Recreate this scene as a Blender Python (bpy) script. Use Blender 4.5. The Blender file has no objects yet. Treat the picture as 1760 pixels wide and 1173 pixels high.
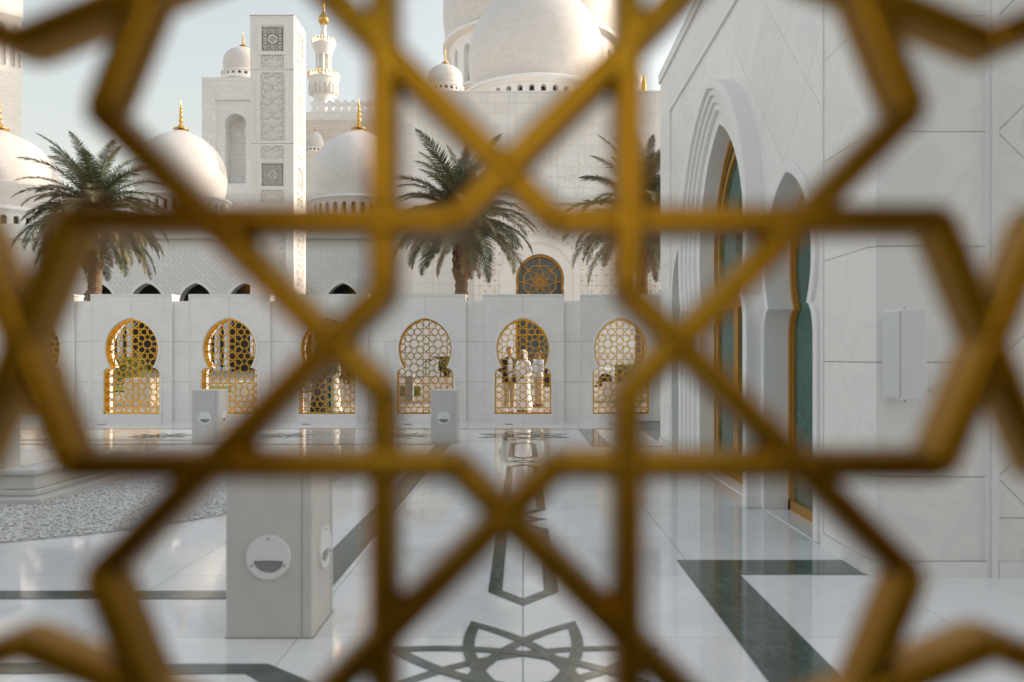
import bpy, bmesh, math, random
from mathutils import Vector, Matrix
from mathutils.geometry import tessellate_polygon
random.seed(7)
R = math.radians
PI = math.pi
sc = bpy.context.scene
COL = sc.collection

# ---------------------------------------------------------------- camera, sky, sun, exposure
F, CX, CY, CH = 1369.0, 899.0, 613.0, 1.5          # focal length in photo pixels, vanishing point, camera height
cam_data = bpy.data.cameras.new('camera')
cam = bpy.data.objects.new('camera', cam_data)
COL.objects.link(cam)
sc.camera = cam
cam.location = (0, 0, CH)
cam.rotation_euler = (R(90), 0, 0)
cam_data.sensor_width = 36.0
cam_data.lens = F / 1760.0 * 36.0
cam_data.shift_x = -(CX - 880.0) / 1760.0
cam_data.shift_y = (CY - 586.5) / 1760.0
cam_data.clip_start = 0.02
cam_data.clip_end = 9000
cam_data.dof.use_dof = True
cam_data.dof.focus_distance = 21.0
cam_data.dof.aperture_fstop = 1.75
cam_data.dof.aperture_blades = 0

SUN = Vector((1.0, 0.31, 0.45)).normalized()
elev = math.asin(SUN.z)
azim = math.atan2(SUN.x, SUN.y)
world = bpy.data.worlds.new('World')
sc.world = world
world.use_nodes = True
wn = world.node_tree.nodes
wl = world.node_tree.links
sky = wn.new('ShaderNodeTexSky')
sky.sky_type = 'NISHITA'
sky.sun_disc = False
sky.sun_elevation = elev
sky.sun_rotation = azim
sky.air_density = 1.7
sky.dust_density = 3.0
sky.ozone_density = 1.0
hs = wn.new('ShaderNodeHueSaturation')
hs.inputs['Saturation'].default_value = 0.46
wl.new(sky.outputs[0], hs.inputs['Color'])
tint = wn.new('ShaderNodeMixRGB'); tint.blend_type = 'MULTIPLY'; tint.inputs[0].default_value = 1.0
tint.inputs[2].default_value = (1.02, 0.985, 0.955, 1)
wl.new(hs.outputs[0], tint.inputs[1])
wl.new(tint.outputs[0], wn['Background'].inputs[0])
wn['Background'].inputs[1].default_value = 0.15

sd = bpy.data.lights.new('sun', 'SUN')
sd.energy = 2.0
sd.angle = R(0.6)
sd.color = (0.80, 0.62, 0.46)
sun = bpy.data.objects.new('sun', sd)
COL.objects.link(sun)
sun.rotation_euler = (-SUN).to_track_quat('-Z', 'Y').to_euler()

sc.view_settings.view_transform = 'Standard'
sc.view_settings.look = 'None'
sc.view_settings.gamma = 1.0
sc.view_settings.exposure = 0.80
sc.cycles.use_denoising = True
sc.cycles.max_bounces = 8
sc.cycles.diffuse_bounces = 5
sc.cycles.glossy_bounces = 4
sc.cycles.sample_clamp_indirect = 6.0

# ---------------------------------------------------------------- helpers
def W(px, py, Y):
    """point at depth Y seen at photo pixel (px, py)"""
    return Vector(((px - CX) * Y / F, Y, CH - (py - CY) * Y / F))
def PX(px, Y): return (px - CX) * Y / F
def PZ(py, Y): return CH - (py - CY) * Y / F
def G(px, py):
    """ground point seen at a photo pixel"""
    Y = CH * F / (py - CY)
    return ((px - CX) * Y / F, Y)

def nset(n, k, v):
    if k in n.inputs: n.inputs[k].default_value = v

MATS = {}
def mat(name, base, rough=0.5, metal=0.0, var=0.05, scale=3.0, spec=0.5, bump=0.0, bscale=40.0, detail=5.0, veins=0.0,
        vein_col=None, vscale=1.2, objvar=0.0, coat=0.0, brick=None, brick_col=None, cyl=False, diag=False, trans=0.0, rough_var=0.0):
    m = bpy.data.materials.new(name)
    m.use_nodes = True
    nt = m.node_tree; N = nt.nodes; L = nt.links
    b = N['Principled BSDF']
    nset(b, 'Roughness', rough); nset(b, 'Metallic', metal); nset(b, 'Specular IOR Level', spec)
    if coat: nset(b, 'Coat Weight', coat); nset(b, 'Coat Roughness', 0.05)
    if trans: nset(b, 'Transmission Weight', trans)
    tc = N.new('ShaderNodeTexCoord')
    no = N.new('ShaderNodeTexNoise'); no.inputs['Scale'].default_value = scale; no.inputs['Detail'].default_value = detail
    geo = N.new('ShaderNodeNewGeometry')
    L.new(geo.outputs['Position'], no.inputs['Vector'])
    mix = N.new('ShaderNodeMixRGB')
    c = base
    mix.inputs[1].default_value = (*[max(0, x * (1 - var)) for x in c], 1)
    mix.inputs[2].default_value = (*[min(1, x * (1 + var)) for x in c], 1)
    L.new(no.outputs[0], mix.inputs[0])
    col = mix.outputs[0]
    hgt = None
    if veins:
        n2 = N.new('ShaderNodeTexNoise'); n2.inputs['Scale'].default_value = vscale; n2.inputs['Detail'].default_value = 8
        n2.inputs['Distortion'].default_value = 1.3
        L.new(geo.outputs['Position'], n2.inputs['Vector'])
        r = N.new('ShaderNodeValToRGB')
        e = r.color_ramp.elements
        e[0].position = 0.44; e[0].color = (0, 0, 0, 1); e[1].position = 0.56; e[1].color = (0, 0, 0, 1)
        p = e.new(0.5); p.color = (1, 1, 1, 1)
        L.new(n2.outputs[0], r.inputs[0])
        mv = N.new('ShaderNodeMixRGB'); mv.inputs[2].default_value = (*(vein_col or [x * 0.7 for x in c]), 1)
        mu = N.new('ShaderNodeMath'); mu.operation = 'MULTIPLY'; mu.inputs[1].default_value = veins
        L.new(r.outputs[0], mu.inputs[0]); L.new(mu.outputs[0], mv.inputs[0]); L.new(col, mv.inputs[1])
        col = mv.outputs[0]
    if brick:
        bt = N.new('ShaderNodeTexBrick')
        bt.inputs['Scale'].default_value = 1.0
        bt.inputs['Brick Width'].default_value = brick[0]; bt.inputs['Row Height'].default_value = brick[1]
        bt.inputs['Mortar Size'].default_value = brick[2]; bt.inputs['Mortar Smooth'].default_value = 0.2
        bt.inputs['Color1'].default_value = (1, 1, 1, 1); bt.inputs['Color2'].default_value = (0.93, 0.93, 0.93, 1)
        mc = brick_col or 0.72
        bt.inputs['Mortar'].default_value = (mc, mc, mc, 1)
        sx = N.new('ShaderNodeSeparateXYZ'); cm = N.new('ShaderNodeCombineXYZ')
        if cyl:
            L.new(tc.outputs['Object'], sx.inputs[0])
            at = N.new('ShaderNodeMath'); at.operation = 'ARCTAN2'
            L.new(sx.outputs[0], at.inputs[0]); L.new(sx.outputs[1], at.inputs[1])
            k = N.new('ShaderNodeMath'); k.operation = 'MULTIPLY'; k.inputs[1].default_value = cyl
            L.new(at.outputs[0], k.inputs[0]); L.new(k.outputs[0], cm.inputs[0])
            L.new(sx.outputs[2], cm.inputs[1])
        else:
            L.new(geo.outputs['Position'], sx.inputs[0])
            ad = N.new('ShaderNodeMath'); ad.operation = 'ADD'
            L.new(sx.outputs[0], ad.inputs[0]); L.new(sx.outputs[1], ad.inputs[1])
            L.new(ad.outputs[0], cm.inputs[0]); L.new(sx.outputs[2], cm.inputs[1])
        src = cm.outputs[0]
        if diag:
            vr = N.new('ShaderNodeVectorRotate'); vr.rotation_type = 'Z_AXIS'; vr.inputs['Angle'].default_value = PI / 4
            L.new(src, vr.inputs['Vector']); src = vr.outputs[0]
        L.new(src, bt.inputs['Vector'])
        mm = N.new('ShaderNodeMixRGB'); mm.blend_type = 'MULTIPLY'; mm.inputs[0].default_value = 1.0
        L.new(col, mm.inputs[1]); L.new(bt.outputs['Color'], mm.inputs[2])
        col = mm.outputs[0]
        hgt = bt.outputs['Fac']
    if objvar:
        oi = N.new('ShaderNodeObjectInfo')
        hv = N.new('ShaderNodeHueSaturation')
        mp = N.new('ShaderNodeMapRange'); mp.inputs['To Min'].default_value = 1 - objvar; mp.inputs['To Max'].default_value = 1 + objvar
        L.new(oi.outputs['Random'], mp.inputs[0]); L.new(mp.outputs[0], hv.inputs['Value'])
        L.new(col, hv.inputs['Color']); col = hv.outputs[0]
    L.new(col, b.inputs['Base Color'])
    if rough_var:
        mp = N.new('ShaderNodeMapRange'); mp.inputs['To Min'].default_value = max(0, rough - rough_var); mp.inputs['To Max'].default_value = rough + rough_var
        n3 = N.new('ShaderNodeTexNoise'); n3.inputs['Scale'].default_value = 1.7; n3.inputs['Detail'].default_value = 6
        L.new(geo.outputs['Position'], n3.inputs['Vector'])
        L.new(n3.outputs[0], mp.inputs[0]); L.new(mp.outputs[0], b.inputs['Roughness'])
    if bump or brick:
        bp = N.new('ShaderNodeBump')
        if brick:
            inv = N.new('ShaderNodeMath'); inv.operation = 'SUBTRACT'; inv.inputs[0].default_value = 1.0
            L.new(hgt, inv.inputs[1]); L.new(inv.outputs[0], bp.inputs['Height'])
            bp.inputs['Strength'].default_value = 0.4; bp.inputs['Distance'].default_value = 0.03
        else:
            nb = N.new('ShaderNodeTexNoise'); nb.inputs['Scale'].default_value = bscale; nb.inputs['Detail'].default_value = 4
            L.new(geo.outputs['Position'], nb.inputs['Vector'])
            L.new(nb.outputs[0], bp.inputs['Height'])
            bp.inputs['Strength'].default_value = bump; bp.inputs['Distance'].default_value = 0.01
        L.new(bp.outputs[0], b.inputs['Normal'])
    MATS[name] = m
    return m

M_MARBLE = mat('white_marble', (0.865, 0.845, 0.81), 0.38, var=0.05, scale=1.1, veins=0.20, vein_col=(0.66, 0.65, 0.64), objvar=0.045, bump=0.04, bscale=25)
M_JOINT = mat('joint_grey', (0.30, 0.30, 0.29), 0.9, var=0.1)
M_TRIM = mat('carved_marble', (0.86, 0.845, 0.825), 0.42, var=0.03, scale=2.0, objvar=0.015)
M_FLOOR = mat('polished_marble', (0.81, 0.815, 0.81), 0.06, var=0.045, scale=0.9, spec=0.5, veins=0.22, vein_col=(0.58, 0.60, 0.62), vscale=0.8, objvar=0.05, rough_var=0.03)
M_GREEN = mat('green_marble', (0.075, 0.098, 0.082), 0.10, var=0.45, scale=5.0, spec=0.5, veins=0.4, vein_col=(0.16, 0.19, 0.165), vscale=4.0, rough_var=0.04)
M_GOLD = mat('gold_paint', (0.97, 0.51, 0.042), 0.20, metal=1.0, var=0.12, scale=9.0, bump=0.05, bscale=120)
M_EDGE = mat('dark_brown_edge', (0.32, 0.155, 0.015), 0.35, metal=0.9, var=0.2, scale=9.0)  # darker brown metal for the side faces of the lattice bars
M_GOLDB = mat('gold_leaf', (0.86, 0.55, 0.16), 0.25, metal=0.9, var=0.08, scale=6.0)
M_BRONZE = mat('gilded_bronze_frame', (0.47, 0.23, 0.035), 0.4, metal=0.35, var=0.15, scale=6.0)
M_GLASS = mat('green_glass', (0.025, 0.105, 0.082), 0.06, var=0.25, scale=1.4, spec=0.7, veins=0.35, vein_col=(0.07, 0.19, 0.16), vscale=2.0)
M_GLASSD = mat('dark_glass', (0.06, 0.08, 0.09), 0.08, var=0.6, scale=0.9, spec=0.8)
M_DARK = mat('dark_glazing_and_shade', (0.035, 0.032, 0.03), 0.3, var=0.3)  # dark glazing and back walls; painted shade behind the pierced grilles
M_STREET = mat('pale_paving', (0.40, 0.35, 0.30), 0.7, var=0.08, scale=0.6, brick=(0.9, 0.9, 0.012), brick_col=0.82)
M_PLANTER = mat('cream_stone', (0.72, 0.64, 0.55), 0.6, var=0.07, scale=2.0)
M_GRAVEL = mat('white_pebble', (0.70, 0.69, 0.67), 0.55, var=0.25, scale=60.0, detail=1.0)
M_GBASE = mat('gravel_bed', (0.50, 0.49, 0.48), 0.9, var=0.3, scale=30.0)
M_LAMP = mat('white_enamel', (0.80, 0.80, 0.79), 0.3, var=0.02)
M_STONE = mat('beige_stone', (0.62, 0.60, 0.57), 0.55, var=0.06, scale=3.0, veins=0.15, objvar=0.01, bump=0.08)
M_GREYP = mat('grey_plate', (0.28, 0.29, 0.29), 0.5, var=0.1)
M_BLACK = mat('black_ink', (0.05, 0.05, 0.05), 0.5)
M_SPK = mat('speaker_cloth', (0.66, 0.66, 0.64), 0.7, var=0.04, scale=200)
M_TILE = mat('hall_tile', (0.84, 0.82, 0.79), 0.45, var=0.03, scale=0.4, objvar=0.035)
M_DIAG = mat('diagonal_tile', (0.84, 0.83, 0.81), 0.45, var=0.03, brick=(0.75, 0.375, 0.022), brick_col=0.72, diag=True)
M_BRICKW = mat('coursed_marble', (0.84, 0.825, 0.80), 0.45, var=0.03, scale=0.3, brick=(1.15, 0.75, 0.02), brick_col=0.72)
M_DOME = {}
def dome_mat(r):
    k = round(r, 1)
    if k not in M_DOME:
        s = 0.62 if r < 7 else 0.8
        M_DOME[k] = mat('dome_tile', (0.76, 0.73, 0.70), 0.42, var=0.03, scale=0.4, brick=(s * 1.3, s * 0.62, 0.018), brick_col=0.87, cyl=r)
    return M_DOME[k]

def obj(name, mesh, material=None, parent=None, loc=None, rot=None):
    o = bpy.data.objects.new(name, mesh)
    COL.objects.link(o)
    if material is not None and len(mesh.materials) == 0: mesh.materials.append(material)
    if parent is not None: o.parent = parent
    if loc is not None: o.location = loc
    if rot is not None: o.rotation_euler = rot
    return o
def tag(o, label=None, cat=None, group=None, kind=None):
    if label: o['label'] = label
    if cat: o['category'] = cat
    if group: o['group'] = group
    if kind: o['kind'] = kind
    return o
def thing(name, label, cat, loc=(0, 0, 0), rz=0, group=None):
    o = bpy.data.objects.new(name, None)
    COL.objects.link(o)
    o.location = loc; o.rotation_euler = (0, 0, rz)
    o.empty_display_size = 0.1
    return tag(o, label, cat, group)

class MB:
    def __init__(s): s.v = []; s.f = []
    def add(s, vs, fs):
        n = len(s.v); s.v += [tuple(p) for p in vs]; s.f += [tuple(i + n for i in f) for f in fs]; return s
    def box(s, x0, x1, y0, y1, z0, z1):
        return s.add([(x0, y0, z0), (x1, y0, z0), (x1, y1, z0), (x0, y1, z0), (x0, y0, z1), (x1, y0, z1), (x1, y1, z1), (x0, y1, z1)],
                     [(0, 3, 2, 1), (4, 5, 6, 7), (0, 1, 5, 4), (1, 2, 6, 5), (2, 3, 7, 6), (3, 0, 4, 7)])
    def lathe(s, prof, n=32, cx=0, cy=0, cap=True, arc=None, phase=0.0):
        vs = []; fs = []
        for (r, z) in prof:
            for i in range(n):
                a = 2 * PI * i / n + phase
                vs.append((cx + r * math.cos(a), cy + r * math.sin(a), z))
        for j in range(len(prof) - 1):
            for i in range(n):
                k = (i + 1) % n
                fs.append((j * n + i, j * n + k, (j + 1) * n + k, (j + 1) * n + i))
        if cap:
            fs.append(tuple(range(n - 1, -1, -1)))
            fs.append(tuple((len(prof) - 1) * n + i for i in range(n)))
        return s.add(vs, fs)
    def tube(s, pts, r, n=8, cap=True):
        pts = [Vector(p) for p in pts]
        rs = r if isinstance(r, (list, tuple)) else [r] * len(pts)
        vs = []; fs = []
        up = None
        for i, p in enumerate(pts):
            d = (pts[min(i + 1, len(pts) - 1)] - pts[max(i - 1, 0)]).normalized()
            if up is None: up = d.orthogonal().normalized()
            up = (up - d * up.dot(d)).normalized()
            side = d.cross(up)
            for k in range(n):
                a = 2 * PI * k / n
                vs.append(p + (up * math.cos(a) + side * math.sin(a)) * rs[i])
        for i in range(len(pts) - 1):
            for k in range(n):
                q = (k + 1) % n
                fs.append((i * n + k, i * n + q, (i + 1) * n + q, (i + 1) * n + k))
        if cap:
            fs.append(tuple(range(n - 1, -1, -1))); fs.append(tuple((len(pts) - 1) * n + k for k in range(n)))
        return s.add(vs, fs)
    def mesh(s, name, smooth=False):
        me = bpy.data.meshes.new(name)
        me.from_pydata(s.v, [], s.f)
        bm = bmesh.new(); bm.from_mesh(me)
        bmesh.ops.recalc_face_normals(bm, faces=bm.faces[:])
        bm.to_mesh(me); bm.free()
        if smooth:
            me.polygons.foreach_set('use_smooth', [True] * len(me.polygons))
            try: me.set_sharp_from_angle(angle=R(40))
            except Exception: pass
        me.update()
        return me
    def build(s, name, material, parent=None, smooth=False, loc=None, rot=None):
        return obj(name, s.mesh(name, smooth), material, parent, loc, rot)

def bevel(o, w=0.01, seg=2):
    m = o.modifiers.new('bevel', 'BEVEL'); m.width = w; m.segments = seg; m.limit_method = 'ANGLE'; m.angle_limit = R(40)
    return o

# planar shapes live in (u, v); a frame maps (u, v, depth) to space. depth grows into the solid.
def frame_xz(Y, sgn=1):                       # facade looking at -Y (sgn=1) or +Y (sgn=-1)
    return lambda u, v, d: (u, Y + sgn * d, v)
def frame_yz(X):                              # facade looking at -X
    return lambda u, v, d: (X + d, u, v)
def frame_cyl(cx, cy, r):
    return lambda u, v, d: (cx + (r - d) * math.sin(u / r), cy - (r - d) * math.cos(u / r), v)

def solid(mb, fr, outer, holes=(), d0=0.0, d1=0.1, back=False):
    """extruded polygon with holes, front at depth d0, sides to d1"""
    loops = [list(outer)] + [list(h) for h in holes]
    flat = [p for l in loops for p in l]
    tris = tessellate_polygon([[Vector((p[0], p[1], 0)) for p in l] for l in loops])
    vs = [fr(p[0], p[1], d0) for p in flat]
    fs = [tuple(t) for t in tris]
    n = len(flat)
    vs += [fr(p[0], p[1], d1) for p in flat]
    if back: fs += [tuple(n + i for i in reversed(t)) for t in tris]
    k = 0
    for l in loops:
        m = len(l)
        for i in range(m):
            j = (i + 1) % m
            fs.append((k + i, k + j, n + k + j, n + k + i))
        k += m
    mb.add(vs, fs)
    return mb

def panelize(outer, holes, seams, gap):
    """cut a polygon with holes along seam lines (nx, ny, d[, test]); returns the cells as lists of 2-D polygons"""
    loops = [list(outer)] + [list(h) for h in holes]
    flat = [p for l in loops for p in l]
    tris = tessellate_polygon([[Vector((p[0], p[1], 0)) for p in l] for l in loops])
    bm = bmesh.new()
    vv = [bm.verts.new((p[0], p[1], 0)) for p in flat]
    for t in tris:
        try: bm.faces.new([vv[i] for i in t])
        except ValueError: pass
    for (nx, ny, d) in seams:
        for s in (-1, 1):
            geom = bm.verts[:] + bm.edges[:] + bm.faces[:]
            bmesh.ops.bisect_plane(bm, geom=geom, dist=1e-5, plane_co=(nx * (d + s * gap / 2), ny * (d + s * gap / 2), 0), plane_no=(nx, ny, 0))
    cells = {}
    for f in bm.faces:
        if f.calc_area() < 1e-8: continue
        c = f.calc_center_median()
        key = []
        ok = True
        for (nx, ny, d) in seams:
            q = nx * c.x + ny * c.y - d
            if abs(q) < gap / 2 - 1e-6: ok = False; break
            key.append(q > 0)
        if ok: cells.setdefault(tuple(key), []).append([(v.index, v.co.x, v.co.y) for v in f.verts])
    out = []
    bm.verts.index_update()
    # islands inside each cell
    cellfaces = {}
    for f in bm.faces:
        if f.calc_area() < 1e-8: continue
        c = f.calc_center_median()
        key = tuple(nx * c.x + ny * c.y - d > 0 for (nx, ny, d) in seams)
        if any(abs(nx * c.x + ny * c.y - d) < gap / 2 - 1e-6 for (nx, ny, d) in seams): continue
        cellfaces.setdefault(key, []).append(f)
    for key in sorted(cellfaces):
        fs = set(cellfaces[key])
        while fs:
            st = [fs.pop()]; isl = []
            while st:
                f = st.pop(); isl.append(f)
                for e in f.edges:
                    for g in e.link_faces:
                        if g in fs: fs.remove(g); st.append(g)
            out.append([[(v.index, v.co.x, v.co.y) for v in f.verts] for f in isl])
    bm.free()
    return out

def cell_solid(mb, fr, cell, d0, d1):
    idx = {}; pts = []
    for f in cell:
        for (i, x, y) in f:
            if i not in idx: idx[i] = len(pts); pts.append((x, y))
    n = len(pts)
    vs = [fr(x, y, d0) for x, y in pts] + [fr(x, y, d1) for x, y in pts]
    fs = []; cnt = {}
    for f in cell:
        t = [idx[i] for (i, x, y) in f]
        fs.append(tuple(t))
        for a in range(len(t)):
            p, q = t[a], t[(a + 1) % len(t)]
            cnt.setdefault((min(p, q), max(p, q)), []).append((p, q))
    for e, l in cnt.items():
        if len(l) == 1:
            p, q = l[0]
            fs.append((q, p, n + p, n + q))
    return mb.add(vs, fs)

def keyhole(w, zs, nk, zn, b, zb, za, z0=0.0, n=14, c=0.0, grow=0.0, gz=1.15):
    """pointed horseshoe outline, counter-clockwise from lower left. w, nk, b are half widths"""
    g = grow
    w, nk, b = w + g, nk + g, b + g
    za = za + g * gz
    pts = [(w, z0)]
    m = max(4, n // 2)
    for i in range(m + 1):
        t = PI / 2 * i / m
        pts.append((nk + (w - nk) * math.cos(t), zs + (zn - zs) * math.sin(t)))
    t1 = math.acos(min(1, nk / b)); H = (zb - zn) / max(1e-6, math.sin(t1))
    for i in range(1, m + 1):
        t = t1 * (1 - i / m)
        pts.append((b * math.cos(t), zb - H * math.sin(t)))
    h = za - zb
    cx = (b * b - h * h) / (2 * b); r = b - cx
    a1 = math.atan2(h, -cx)
    for i in range(1, n + 1):
        t = a1 * i / n
        pts.append((cx + r * math.cos(t), zb + r * math.sin(t)))
    left = [(-x, z) for (x, z) in reversed(pts[:-1])]
    full = pts + left
    return [(c + x, z) for (x, z) in full]

def ring(mb, fr, outer, inner, d0, d1):
    """band between two open outlines with the same vertex count (both run from right foot over the top to left foot)"""
    n = len(outer)
    vs = [fr(p[0], p[1], d0) for p in outer] + [fr(p[0], p[1], d0) for p in inner] + [fr(p[0], p[1], d1) for p in outer] + [fr(p[0], p[1], d1) for p in inner]
    fs = []
    for i in range(n - 1):
        fs.append((i, i + 1, n + i + 1, n + i))
        fs.append((2 * n + i, 2 * n + i + 1, i + 1, i))
        fs.append((n + i, n + i + 1, 3 * n + i + 1, 3 * n + i))
        fs.append((2 * n + i, 3 * n + i, 3 * n + i + 1, 2 * n + i + 1))
    fs.append((0, n, 3 * n, 2 * n)); fs.append((n - 1, 3 * n - 1 - 2 * n + n, 4 * n - 1, 3 * n - 1)) if False else fs.append((n - 1, 2 * n - 1, 4 * n - 1, 3 * n - 1))
    return mb.add(vs, fs)

def bar2d(mb, fr, p, q, w, d0, d1, ext=0.0):
    dx, dy = q[0] - p[0], q[1] - p[1]
    l = math.hypot(dx, dy)
    if l < 1e-6: return
    dx /= l; dy /= l
    p = (p[0] - dx * ext, p[1] - dy * ext); q = (q[0] + dx * ext, q[1] + dy * ext)
    nx, ny = -dy * w / 2, dx * w / 2
    c = [(p[0] + nx, p[1] + ny), (q[0] + nx, q[1] + ny), (q[0] - nx, q[1] - ny), (p[0] - nx, p[1] - ny)]
    vs = [fr(a, b, d0) for a, b in c] + [fr(a, b, d1) for a, b in c]
    mb.add(vs, [(0, 1, 2, 3), (7, 6, 5, 4), (0, 4, 5, 1), (1, 5, 6, 2), (2, 6, 7, 3), (3, 7, 4, 0)])

def stroke2d(mb, fr, pts, w, d0, d1, closed=False):
    """mitred ribbon along a polyline"""
    n = len(pts)
    Lp = []; Rp = []
    for i in range(n):
        if closed: a = pts[i - 1]; c = pts[(i + 1) % n]
        else: a = pts[max(0, i - 1)]; c = pts[min(n - 1, i + 1)]
        b = pts[i]
        d1v = Vector((b[0] - a[0], b[1] - a[1])); d2v = Vector((c[0] - b[0], c[1] - b[1]))
        if d1v.length < 1e-9: d1v = d2v
        if d2v.length < 1e-9: d2v = d1v
        d1v.normalize(); d2v.normalize()
        n1 = Vector((-d1v.y, d1v.x)); n2 = Vector((-d2v.y, d2v.x))
        m = n1 + n2
        if m.length < 1e-6: m = n1
        m.normalize()
        k = w / 2 / max(0.35, m.dot(n1))
        Lp.append((b[0] + m.x * k, b[1] + m.y * k)); Rp.append((b[0] - m.x * k, b[1] - m.y * k))
    vs = [fr(x, y, d0) for x, y in Lp] + [fr(x, y, d0) for x, y in Rp] + [fr(x, y, d1) for x, y in Lp] + [fr(x, y, d1) for x, y in Rp]
    fs = []
    rng = range(n) if closed else range(n - 1)
    for i in rng:
        j = (i + 1) % n
        fs += [(i, j, n + j, n + i), (2 * n + i, 2 * n + j, j, i), (n + i, n + j, 3 * n + j, 3 * n + i)]
    if not closed:
        fs += [(0, n, 3 * n, 2 * n), (n - 1, 3 * n - 1, 4 * n - 1, 2 * n - 1)]
    return mb.add(vs, fs)

def inside(p, poly):
    x, y = p; c = False
    n = len(poly)
    for i in range(n):
        x1, y1 = poly[i]; x2, y2 = poly[i - 1]
        if (y1 > y) != (y2 > y) and x < (x2 - x1) * (y - y1) / (y2 - y1) + x1: c = not c
    return c
def clip_seg(p, q, poly):
    ts = [0.0, 1.0]
    dx, dy = q[0] - p[0], q[1] - p[1]
    n = len(poly)
    for i in range(n):
        a = poly[i - 1]; b = poly[i]
        ex, ey = b[0] - a[0], b[1] - a[1]
        den = dx * ey - dy * ex
        if abs(den) < 1e-12: continue
        t = ((a[0] - p[0]) * ey - (a[1] - p[1]) * ex) / den
        u = ((a[0] - p[0]) * dy - (a[1] - p[1]) * dx) / den
        if 0 < t < 1 and 0 <= u <= 1: ts.append(t)
    ts.sort()
    out = []
    for t0, t1 in zip(ts, ts[1:]):
        if t1 - t0 > 1e-6:
            m = (t0 + t1) / 2
            if inside((p[0] + dx * m, p[1] + dy * m), poly): out.append(((p[0] + dx * t0, p[1] + dy * t0), (p[0] + dx * t1, p[1] + dy * t1)))
    return out

# ---------------------------------------------------------------- the star lattice (repeats every PER metres)
PER = 0.565
def lattice_segments():
    P = PER; a = P * 0.1262; b = a * 0.41421; h = P / 2; Rr = a * math.sqrt(2); R0 = P * 0.1894
    k = R0 / math.sqrt(2)
    v = (h - k, h - k)                                    # diagonal octagon vertex
    ux, uy = (v[0] - (h - R0)), (v[1] - h)                # direction along the octagon side, outwards
    s = (Rr - (v[0] - v[1])) / (ux - uy)
    e1 = (v[0] + ux * s, v[1] + uy * s)
    e2 = (e1[1], e1[0])
    q = [((b, a), (h - b, a)), ((h - b, a), (h, 0)), ((a, b), (a, h - b)), ((a, h - b), (0, h)),
         ((a, b), (Rr, 0)), ((Rr, 0), e1), ((b, a), (0, Rr)), ((0, Rr), e2),
         (e1, v), (v, (h - R0, h)), (e2, v), (v, (h, h - R0))]
    out = []
    for (p, r) in q:
        for sx in (1, -1):
            for sy in (1, -1):
                out.append(((p[0] * sx, p[1] * sy), (r[0] * sx, r[1] * sy)))
    return out
LAT = lattice_segments()
def lattice_in(poly, zc, nx=(-2, 2), nz=(-3, 3)):
    segs = []
    for i in range(nx[0], nx[1] + 1):
        for j in range(nz[0], nz[1] + 1):
            for (p, q) in LAT:
                a = (p[0] + i * PER, p[1] + zc + j * PER); b = (q[0] + i * PER, q[1] + zc + j * PER)
                segs += clip_seg(a, b, poly)
    return segs

# ---------------------------------------------------------------- ground
street = tag(MB().add([(-4000, -4000, -0.03), (4000, -4000, -0.03), (4000, 4000, -0.03), (-4000, 4000, -0.03)], [(0, 1, 2, 3)]).build('street', M_STREET), kind='structure')
YW = 18.5                                                # front of the far lattice wall
floor = tag(MB().box(-13.3, 6.2, 0.655, YW + 0.02, -0.029, -0.012).build('courtyard_floor', M_JOINT), kind='structure')
GC, GR = (-5.45, 9.35), 3.2
slab = MB().box(-0.5975, 0.5975, -0.5975, 0.5975, -0.011, 0.0).mesh('paving_slab')
slab.materials.append(M_FLOOR)
FX0, FY0 = 2.405, 5.385                                   # right-hand building corner
for i in range(-11, 6):
    for j in range(0, 15):
        x = 0.6 + 1.2 * i; y = 1.255 + 1.2 * j
        if y + 0.6 > YW + 0.2: continue
        if x - 0.6 > 2.2 and y - 0.6 > FY0: continue
        if max(math.hypot(x + sx * 0.6 - GC[0], y + sy * 0.6 - GC[1]) for sx in (-1, 1) for sy in (-1, 1)) < GR - 0.1: continue
        o = obj('paving_slab', slab, None, floor, (x, y, 0))

def flat(z): return lambda u, v, d: (u, v, z - d)
def inlay(pts, w, closed=False, z=0.004, name='inlay_strip'):
    mb = MB(); stroke2d(mb, flat(z), pts, w, 0, 0.003, closed)
    return mb.build(name, M_GREEN, floor)
def inlay_poly(pts, z=0.004):
    mb = MB(); solid(mb, flat(z), pts, (), 0, 0.003)
    return mb.build('inlay_strip', M_GREEN, floor)
# L-shaped band by the right-hand building and its long leg towards the gate
inlay_poly([(1.13, 0.9), (1.49, 0.9), (1.49, 5.47), (2.38, 5.47), (2.38, 5.86), (1.13, 5.86)])
inlay_poly([(1.14, 13.25), (1.47, 13.25), (1.47, 16.45), (1.14, 16.45)])
inlay_poly([(-1.48, 5.02), (-1.24, 5.02), (-1.24, 13.55), (-1.48, 13.55)])
inlay_poly([(-6.0, 4.92), (-1.48, 4.92), (-1.48, 5.09), (-6.0, 5.09)])
inlay_poly([(-6.0, 3.76), (-1.31, 3.76), (-1.08, 3.53), (-1.08, 0.9), (-0.92, 0.9), (-0.92, 3.62), (-1.24, 3.88), (-6.0, 3.88)])
for (x0, x1, y0, y1) in ((-12.9, -1.24, 13.56, 13.64), (1.47, 4.0, 13.22, 13.30), (-12.9, 1.14, 16.42, 16.48), (1.47, 4.0, 16.42, 16.48), (-12.9, -5.8, 14.25, 14.32)):
    inlay_poly([(x0, y0), (x1, y0), (x1, y1), (x0, y1)])
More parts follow.
